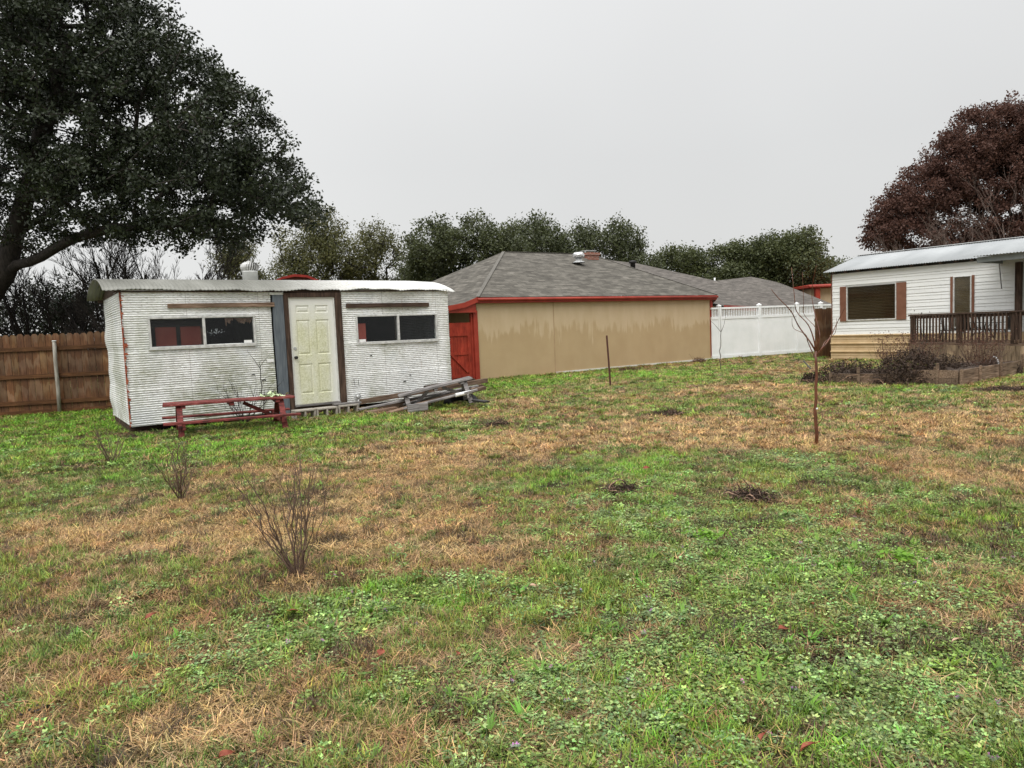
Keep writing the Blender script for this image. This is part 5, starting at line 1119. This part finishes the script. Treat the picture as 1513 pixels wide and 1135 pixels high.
bt = at(1395, 470, 29); bare_tree('pale leafless tree directly behind the mobile home roof', float(bt[0]), 29, 5.6, 3.2, 360, 62, BARK_P, 5, .5, .009, lv=3, rb=.04)
bt = at(1500, 470, 28); bare_tree('pale leafless tree behind the right end of the mobile home roof', float(bt[0]), 28, 6.2, 2.4, 200, 63, BARK_P, 4, .5, .009, lv=3, rb=.04)

# ---------------------------------------------------------------- bare shrubs in the lawn
def shrub(label, px, py, h, wd, n, seed, mt=BARK_R, name='bare_shrub', tipm=True, z0=0, grp=None, base=None, rs=.0032):
    g = gp(px, py) if base is None else base; r = np.random.default_rng(seed); t = thing(name, label, 'shrub', (float(g[0]), float(g[1]), z0), 0, grp); q = MB(); tips = []
    for s in range(n):
        a = r.uniform(0, 2 * pi); lean = r.uniform(.1, 1) ** .7; top = np.array([cos(a) * wd / 2 * lean, sin(a) * wd / 2 * lean, h * r.uniform(.65, 1.0) * (1 - .18 * lean)]); b0 = np.array([cos(a), sin(a), 0]) * r.uniform(.005, .035)
        P = [b0 + (top - b0) * np.array([u_ ** .95, u_ ** .95, u_]) + r.normal(0, .011 * min(1, u_ * 4) * (h / .7), 3) for u_ in np.linspace(0, 1, 9)]; k0 = r.uniform(.8, 1.6)
        q.tube([tuple(p) for p in P], [rs * k0 * (1 - .72 * j / 8) for j in range(9)], 5, c=float(r.uniform(.7, 1.3)), cap=False); tips.append(P[-1])
        for b_ in range(r.integers(3, 8)):
            j = r.integers(1, 8); p = P[j]; d = (P[min(j + 1, 8)] - P[j - 1]); d /= np.linalg.norm(d); d = d + r.normal(0, .35, 3); d /= np.linalg.norm(d); L = h * r.uniform(.10, .30) * (1.6 - j / 8)
            Q = [p + d * L * u_ + np.array([0, 0, .25 * L * u_ * u_]) for u_ in (0, .5, 1)]; q.tube([tuple(x) for x in Q], [rs * .5 * k0, rs * .4, rs * .25], 4, cap=False); tips.append(Q[-1])
    q.build('stems', simple('stem_bark', (.07, .042, .032), (.16, .105, .075), 25, attr=True) if mt is BARK_R else mt, t, recalc=False)
    if tipm:
        tp = np.array(tips); V, F_, tt = leaf_cloud(tp, np.tile([[0, 0, 1.]], (len(tp), 1)), 7, .006, .009, .5, seed, stretch=2.5); quick('seed_heads', V, F_, leafmat('seed_head', (.06, .035, .03), (.20, .12, .10)), t, tint=tt)
    return t
shrub('leafless twiggy shrub in the lawn nearest the camera, with dried seed heads', 440, 850, .84, .72, 17, 71, rs=.0040)
shrub('leafless twiggy shrub in the lawn in front of the red picnic table', 268, 740, .74, .68, 12, 72, rs=.0042)
shrub('thin leafless shrub in the lawn before the near corner of the shed', 165, 684, .62, .66, 11, 73, rs=.004)
p_ = sh(1.75, -.28); shrub('dark leafless bush against the shed wall behind the left end of the red table', 0, 0, .95, 1.3, 16, 74, BARK_D, tipm=False, base=np.array(p_), name='bare_shrub', rs=.005)
p_ = sh(2.16, -.22)
# slim sapling against the shed wall
def sapling(label, base, h, forks, r_, mt, name='sapling', seed=5, sway=.02):
    r = np.random.default_rng(seed); t = thing(name, label, 'young tree', (float(base[0]), float(base[1]), 0)); q = MB(); fz = forks[0]
    pts_ = [(sway * r.normal(), sway * r.normal() * .5, fz * k / 8) for k in range(9)]; pts_[0] = (0, 0, -.02)
    q.tube(pts_, [r_ * (1.15 - .35 * k / 8) for k in range(9)], 8); tk = q.build('trunk', mt, t, recalc=False)
    for (z0, P, rb_) in forks[1]:
        k = z0 / fz * 8; k0 = int(min(k, 7)); u_ = k - k0; b_ = Vector(pts_[k0]).lerp(Vector(pts_[k0 + 1]), min(u_, 1)); q = MB(); pts2 = [tuple(b_)] + [tuple(p) for p in P]
        # smooth through control points
        sm = []; 
        for i in range(len(pts2) - 1):
            a_, c_ = Vector(pts2[i]), Vector(pts2[i + 1]); p0 = Vector(pts2[max(i - 1, 0)]); p3 = Vector(pts2[min(i + 2, len(pts2) - 1)])
            for s in range(4):
                u = s / 4; sm.append(.5 * ((2 * a_) + (c_ - p0) * u + (2 * p0 - 5 * a_ + 4 * c_ - p3) * u * u + (3 * a_ - p0 - 3 * c_ + p3) * u ** 3))
        sm.append(Vector(pts2[-1])); n_ = len(sm); q.tube(sm, [rb_ * (1 - .75 * i / n_) for i in range(n_)], 6); q.build('branch', mt, t, recalc=False)
    return t
sapling('thin leafless sapling against the shed wall behind the red table', sh(2.05, -.35), 1.3, (1.0, [(.95, [(-.10, 0, 1.12), (-.22, .02, 1.28)], .006), (.98, [(.10, 0, 1.1), (.2, 0, 1.2)], .005), (.7, [(.12, 0, .8), (.22, 0, .82)], .004), (1.0, [(.0, 0, 1.05), (.03, 0, 1.1)], .006)]), .009, BARK_D, seed=81)
YB = simple('red_brown_smooth_bark', (.075, .025, .012), (.16, .055, .025), 14, (2, 2, .6), rough=.4, spec=.5)
yt = gp(1206, 658); s1 = yt[1] / 1050
def off(px, py): p = at(px, py, float(yt[1])); return (float(p[0] - yt[0]), random.uniform(-.08, .08), float(p[2]))
fk = 1.07
yo = sapling('slender young tree with leafless branches standing alone in the right lawn', yt, 1.8, (fk, [
    (fk, [off(1196, 505), off(1183, 482), off(1165, 460), off(1146, 440), off(1136, 428)], .010), (fk * .99, [off(1200, 503), off(1192, 480), off(1178, 460), off(1173, 440), off(1171, 395)], .009),
    (fk, [off(1206, 505), off(1202, 485), off(1192, 465), off(1188, 445), off(1185, 402)], .006), (fk, [off(1207, 495), off(1204, 460), off(1203, 430), off(1203, 392)], .008),
    (fk * .95, [off(1215, 510), off(1228, 495), off(1238, 478), off(1246, 450)], .010), (fk * .93, [off(1212, 513), off(1224, 505), off(1236, 492), off(1239, 470)], .007), (fk * .9, [off(1196, 505), off(1186, 494), off(1175, 485), off(1168, 470)], .006),
    (.22, [off(1213, 615), off(1213, 590), off(1215, 572)], .004), (fk * .75, [off(1210, 545), off(1213, 530)], .005)]), .0185, YB, seed=82, sway=.006)
q = MB(); q.lathe([(.021, .0), (.021, .018)], (0, 0, .41), 12); q.build('tag_band', PVC, yo)
sapling('thin sapling with forked top standing before the white vinyl fence', gp(1065, 548), 1.5, (1.15, [(1.13, [(-.15, 0, 1.35), (-.3, 0, 1.5)], .008), (1.13, [(.12, 0, 1.35), (.2, 0, 1.75)], .008), (1.15, [(.02, 0, 1.4), (.0, .05, 1.95)], .008)]), .012, BARK_G, seed=83)
g_ = gp(902, 570); q = MB(); q.box(-.022, .022, -.003, .003, -.05, 1.22); q.box(-.004, .004, -.02, -.003, -.05, 1.22)
for k in range(12): q.box(-.008, .008, -.027, -.019, .1 + k * .09, .13 + k * .09)
o = q.build('fence_stake', simple('rusty_dark_steel', (.06, .025, .02), (.13, .055, .04), 20), None); o.location = (float(g_[0]), float(g_[1]), 0); o.rotation_euler = (0, RD(-2.5), 0); tag(o, 'rusty dark steel stake standing in the lawn before the tan wall', 'stake')

# ---------------------------------------------------------------- dead growth in and around the beds
VINE = leafmat('black_dead_leaf', (.018, .012, .009), (.085, .055, .038), .1, .8); RDL = leafmat('red_brown_dead_leaf', (.05, .02, .014), (.16, .075, .05), .2, .8)
def heap(label, px, py, Y, rx, ry, h, n, seed, mt=BARK_D, lm=VINE, nl=1200, name='dead_vine_heap', ls_=.05):
    c = at(px, py, Y); r = np.random.default_rng(seed); t = thing(name, label, 'dead plants', (float(c[0]), Y, 0)); q = MB()
    for s in range(n):
        a = r.uniform(0, 6.28); rr_ = math.sqrt(r.random()); p = np.array([cos(a) * rx * rr_, sin(a) * ry * rr_, .03]); d = r.normal(0, 1, 3) * np.array([1, 1, .6]); d[2] = abs(d[2]) + .5; d /= np.linalg.norm(d); L = r.uniform(.3, .9) * (h + .2); P = [p]
        for j in range(7): d = d + r.normal(0, .28, 3) + np.array([0, 0, -.30]); d /= np.linalg.norm(d); P.append(P[-1] + d * L / 7); P[-1][2] = max(P[-1][2], .02)
        q.tube([tuple(x) for x in P], [.006 * (1 - .6 * j / 7) for j in range(8)], 4, cap=False, c=float(r.choice([.6, .9, 1.3, 1.3, 2.2, 4.5])))
    q.build('stems', simple('vine_stem', (.035, .022, .016), (.12, .075, .05), 25, attr=True), t, recalc=False)
    d = r.normal(0, 1, (nl, 3)); d /= np.linalg.norm(d, axis=1, keepdims=True); rad = r.random((nl, 1)) ** .4; c_ = d * rad * np.array([rx, ry, h]) * (1 + .25 * (fbm(d[:, :1] * 3 + seed, d[:, 1:2] * 3) - .5)); c_[:, 2] = np.abs(c_[:, 2])
    V, F_, tt = leaf_cloud(c_, d, int(3 * (.05 / ls_) ** 1.2), .02, ls_, .45, seed, stretch=1.2); V[:, 2] = np.maximum(V[:, 2], .005); quick('dead_leaves', V, F_, lm, t, tint=tt); return t
heap('tangled dead brown vines heaped at the left end of the garden beds', 1255, 555, 15.5, .95, .6, .50, 190, 91, nl=1500)
heap('small dark tuft of dead weeds at the far left foot of the vine heap', 1196, 558, 15.8, .20, .2, .22, 26, 96, nl=260)
heap('large black mound of dead vines between the two raised beds', 1345, 560, 14.6, .80, .5, .72, 150, 92, nl=2600)
heap('low black dead plants inside the larger raised bed', 1400, 545, 15.1, .5, .35, .55, 70, 93, nl=1000)
heap('small black dead plant at the right corner of the raised bed', 1501, 550, 15.6, .12, .1, .22, 12, 94, nl=120)
def bedshrub(label, px, Y, h, wd, n, seed, mt, lm, nl=6):
    c = at(px, 560, Y); t = shrub(label, 0, 0, h, wd, n, seed, mt, tipm=False, base=np.array([c[0], Y, 0]), name='dead_shrub', rs=.006); r = np.random.default_rng(seed)
    m_ = n * 14; a = r.uniform(0, 6.28, m_); rr_ = np.sqrt(r.random(m_)); z = h * r.uniform(.3, 1, m_); P = np.stack([np.cos(a) * rr_ * wd * .5 * z / h, np.sin(a) * rr_ * wd * .5 * z / h, z], 1)
    V, F_, tt = leaf_cloud(P, np.tile([[0, 0, 1.]], (m_, 1)), nl, .03, .035, .5, seed); quick('dead_leaves', V, F_, lm, t, tint=tt)
bedshrub('reddish dead shrub rising before the beige skirting', 1318, 15.3, 1.05, 1.0, 24, 101, BARK_R, RDL, 3)
bedshrub('rust coloured dead shrub in front of the deck railing post', 1365, 15.6, 1.0, 1.1, 24, 102, BARK_R, RDL, 4)
bedshrub('brown leafless bush with many stems in the right part of the raised bed', 1450, 15.2, 1.05, 1.3, 34, 103, BARK_R, RDL, 3)
bedshrub('tall thin dry weed stalks before the mobile home window corner', 1357, 16.6, 1.5, .5, 7, 104, BARK_D, VINE, 1)
# dead clumps in the lawn
for (px, py, rx, h, s, lb) in [(1110, 737, .20, .06, 111, 'dark clump of dead weeds in the right lawn above the bright green weed'), (922, 728, .16, .05, 112, 'dark clump of dead weeds in the middle of the lawn left of the larger one'), (985, 613, .30, .06, 113, 'dark dead weeds in the mid lawn below the steel stake'),
                               (735, 630, .22, .08, 114, 'dead brown weeds in the lawn right of the lumber pile'), (930, 548, .35, .12, 115, 'dry weed tuft growing at the foot of the tan wall behind the steel stake'), (1033, 536, .28, .2, 116, 'dry weed tuft growing at the right end of the tan wall'), (1480, 577, .5, .05, 117, 'dark patch of dead weeds in the lawn right of the raised bed')]:
    g_ = gp(px, py); heap(lb, px, py, float(g_[1]), rx, rx * .7, h, int(30 + rx * 60), s, lm=VINE if s not in (115, 116) else RDL, nl=int(900 * rx) + 40, name='dead_weed_clump', ls_=.022)
# bright green weeds
for (px, py, r_, s, lb) in [(1050, 800, .11, 121, 'bright green leafy weed in the right lawn, the larger of the two'), (1337, 832, .09, 122, 'bright yellow green weed far right in the lawn, the smaller of the two')]:
    g_ = gp(px, py); r = np.random.default_rng(s); P = np.stack([r.normal(0, r_ * .6, 60), r.normal(0, r_ * .6, 60), r.uniform(.02, .06, 60)], 1); V, F_, tt = leaf_cloud(P, r.normal(0, .5, (60, 3)), 3, .012, .032, .6, s, up=2.5); o = quick('leafy_weed', V, F_, leafmat('bright_weed', (.12, .26, .02), (.22, .42, .04), .35), None, tint=tt); o.location = (float(g_[0]), float(g_[1]), .0); tag(o, lb, 'weed')

# ---------------------------------------------------------------- fallen leaves
FL = simple('fallen_leaf', (.16, .035, .018), (.30, .085, .045), 30, rough=.6, bump=.2)
def leafmesh(L):
    L = L * .78
    q = MB(); n = 8; wv = [.02, .5, .85, 1.0, .95, .75, .5, .22, .02]; rows = []
    for i in range(n + 1): x = (i / n - .5) * L; w__ = wv[i] * L * .32; z = .10 * L * (1 - (2 * i / n - 1) ** 2); rows.append([(x, -w__, z + .10 * L), (x, -w__ * .5, z + .03 * L), (x, 0, z), (x, w__ * .5, z + .03 * L), (x, w__, z + .12 * L)])
    for i in range(n):
        for j in range(4): q.face([rows[i][j], rows[i + 1][j], rows[i + 1][j + 1], rows[i][j + 1]], smooth=True)
    q.tube([(-L * .5, 0, 0), (-L * .72, .01, .005)], .0012, 4); return q
for i, (px, py, L, lb) in enumerate([(335, 1117, .085, 'curled red brown fallen leaf at the bottom left edge of the lawn'), (223, 911, .075, 'red fallen leaf in the left foreground below the straw patch'), (563, 965, .075, 'red brown fallen leaf left of the centre straw patch'), (676, 966, .05, 'tiny dark red leaf within the centre straw patch'), (434, 903, .06, 'dull red leaf on bare soil below the nearest twiggy shrub'),
        (707, 738, .09, 'red leaf standing in the straw at mid lawn'), (1155, 930, .075, 'orange brown fallen leaf in the near right weeds'), (1194, 1105, .08, 'brown fallen leaf at the bottom right foreground'), (955, 692, .09, 'long reddish leaf in the green strip at mid lawn'), (1413, 947, .06, 'pale brown leaf in the weeds at far right'), (1200, 893, .06, 'pinkish dry leaf above the orange brown leaf'), (787, 866, .06, 'pale tan leaf in the middle of the foreground'), (1127, 1090, .06, 'small orange leaf among grass at the bottom right')]):
    g_ = gp(px, py, .04); o = leafmesh(L).build('fallen_leaf', FL if i not in (9, 11) else simple('pale_leaf', (.35, .22, .14), (.48, .34, .24), 30), None, recalc=False); o.location = tuple(map(float, g_)); o.rotation_euler = (random.uniform(-.3, .5), random.uniform(-.4, .4), random.uniform(0, 6.28)); tag(o, lb, 'fallen leaf', 'fallen leaves on the lawn')
print('objects', len(bpy.data.objects))
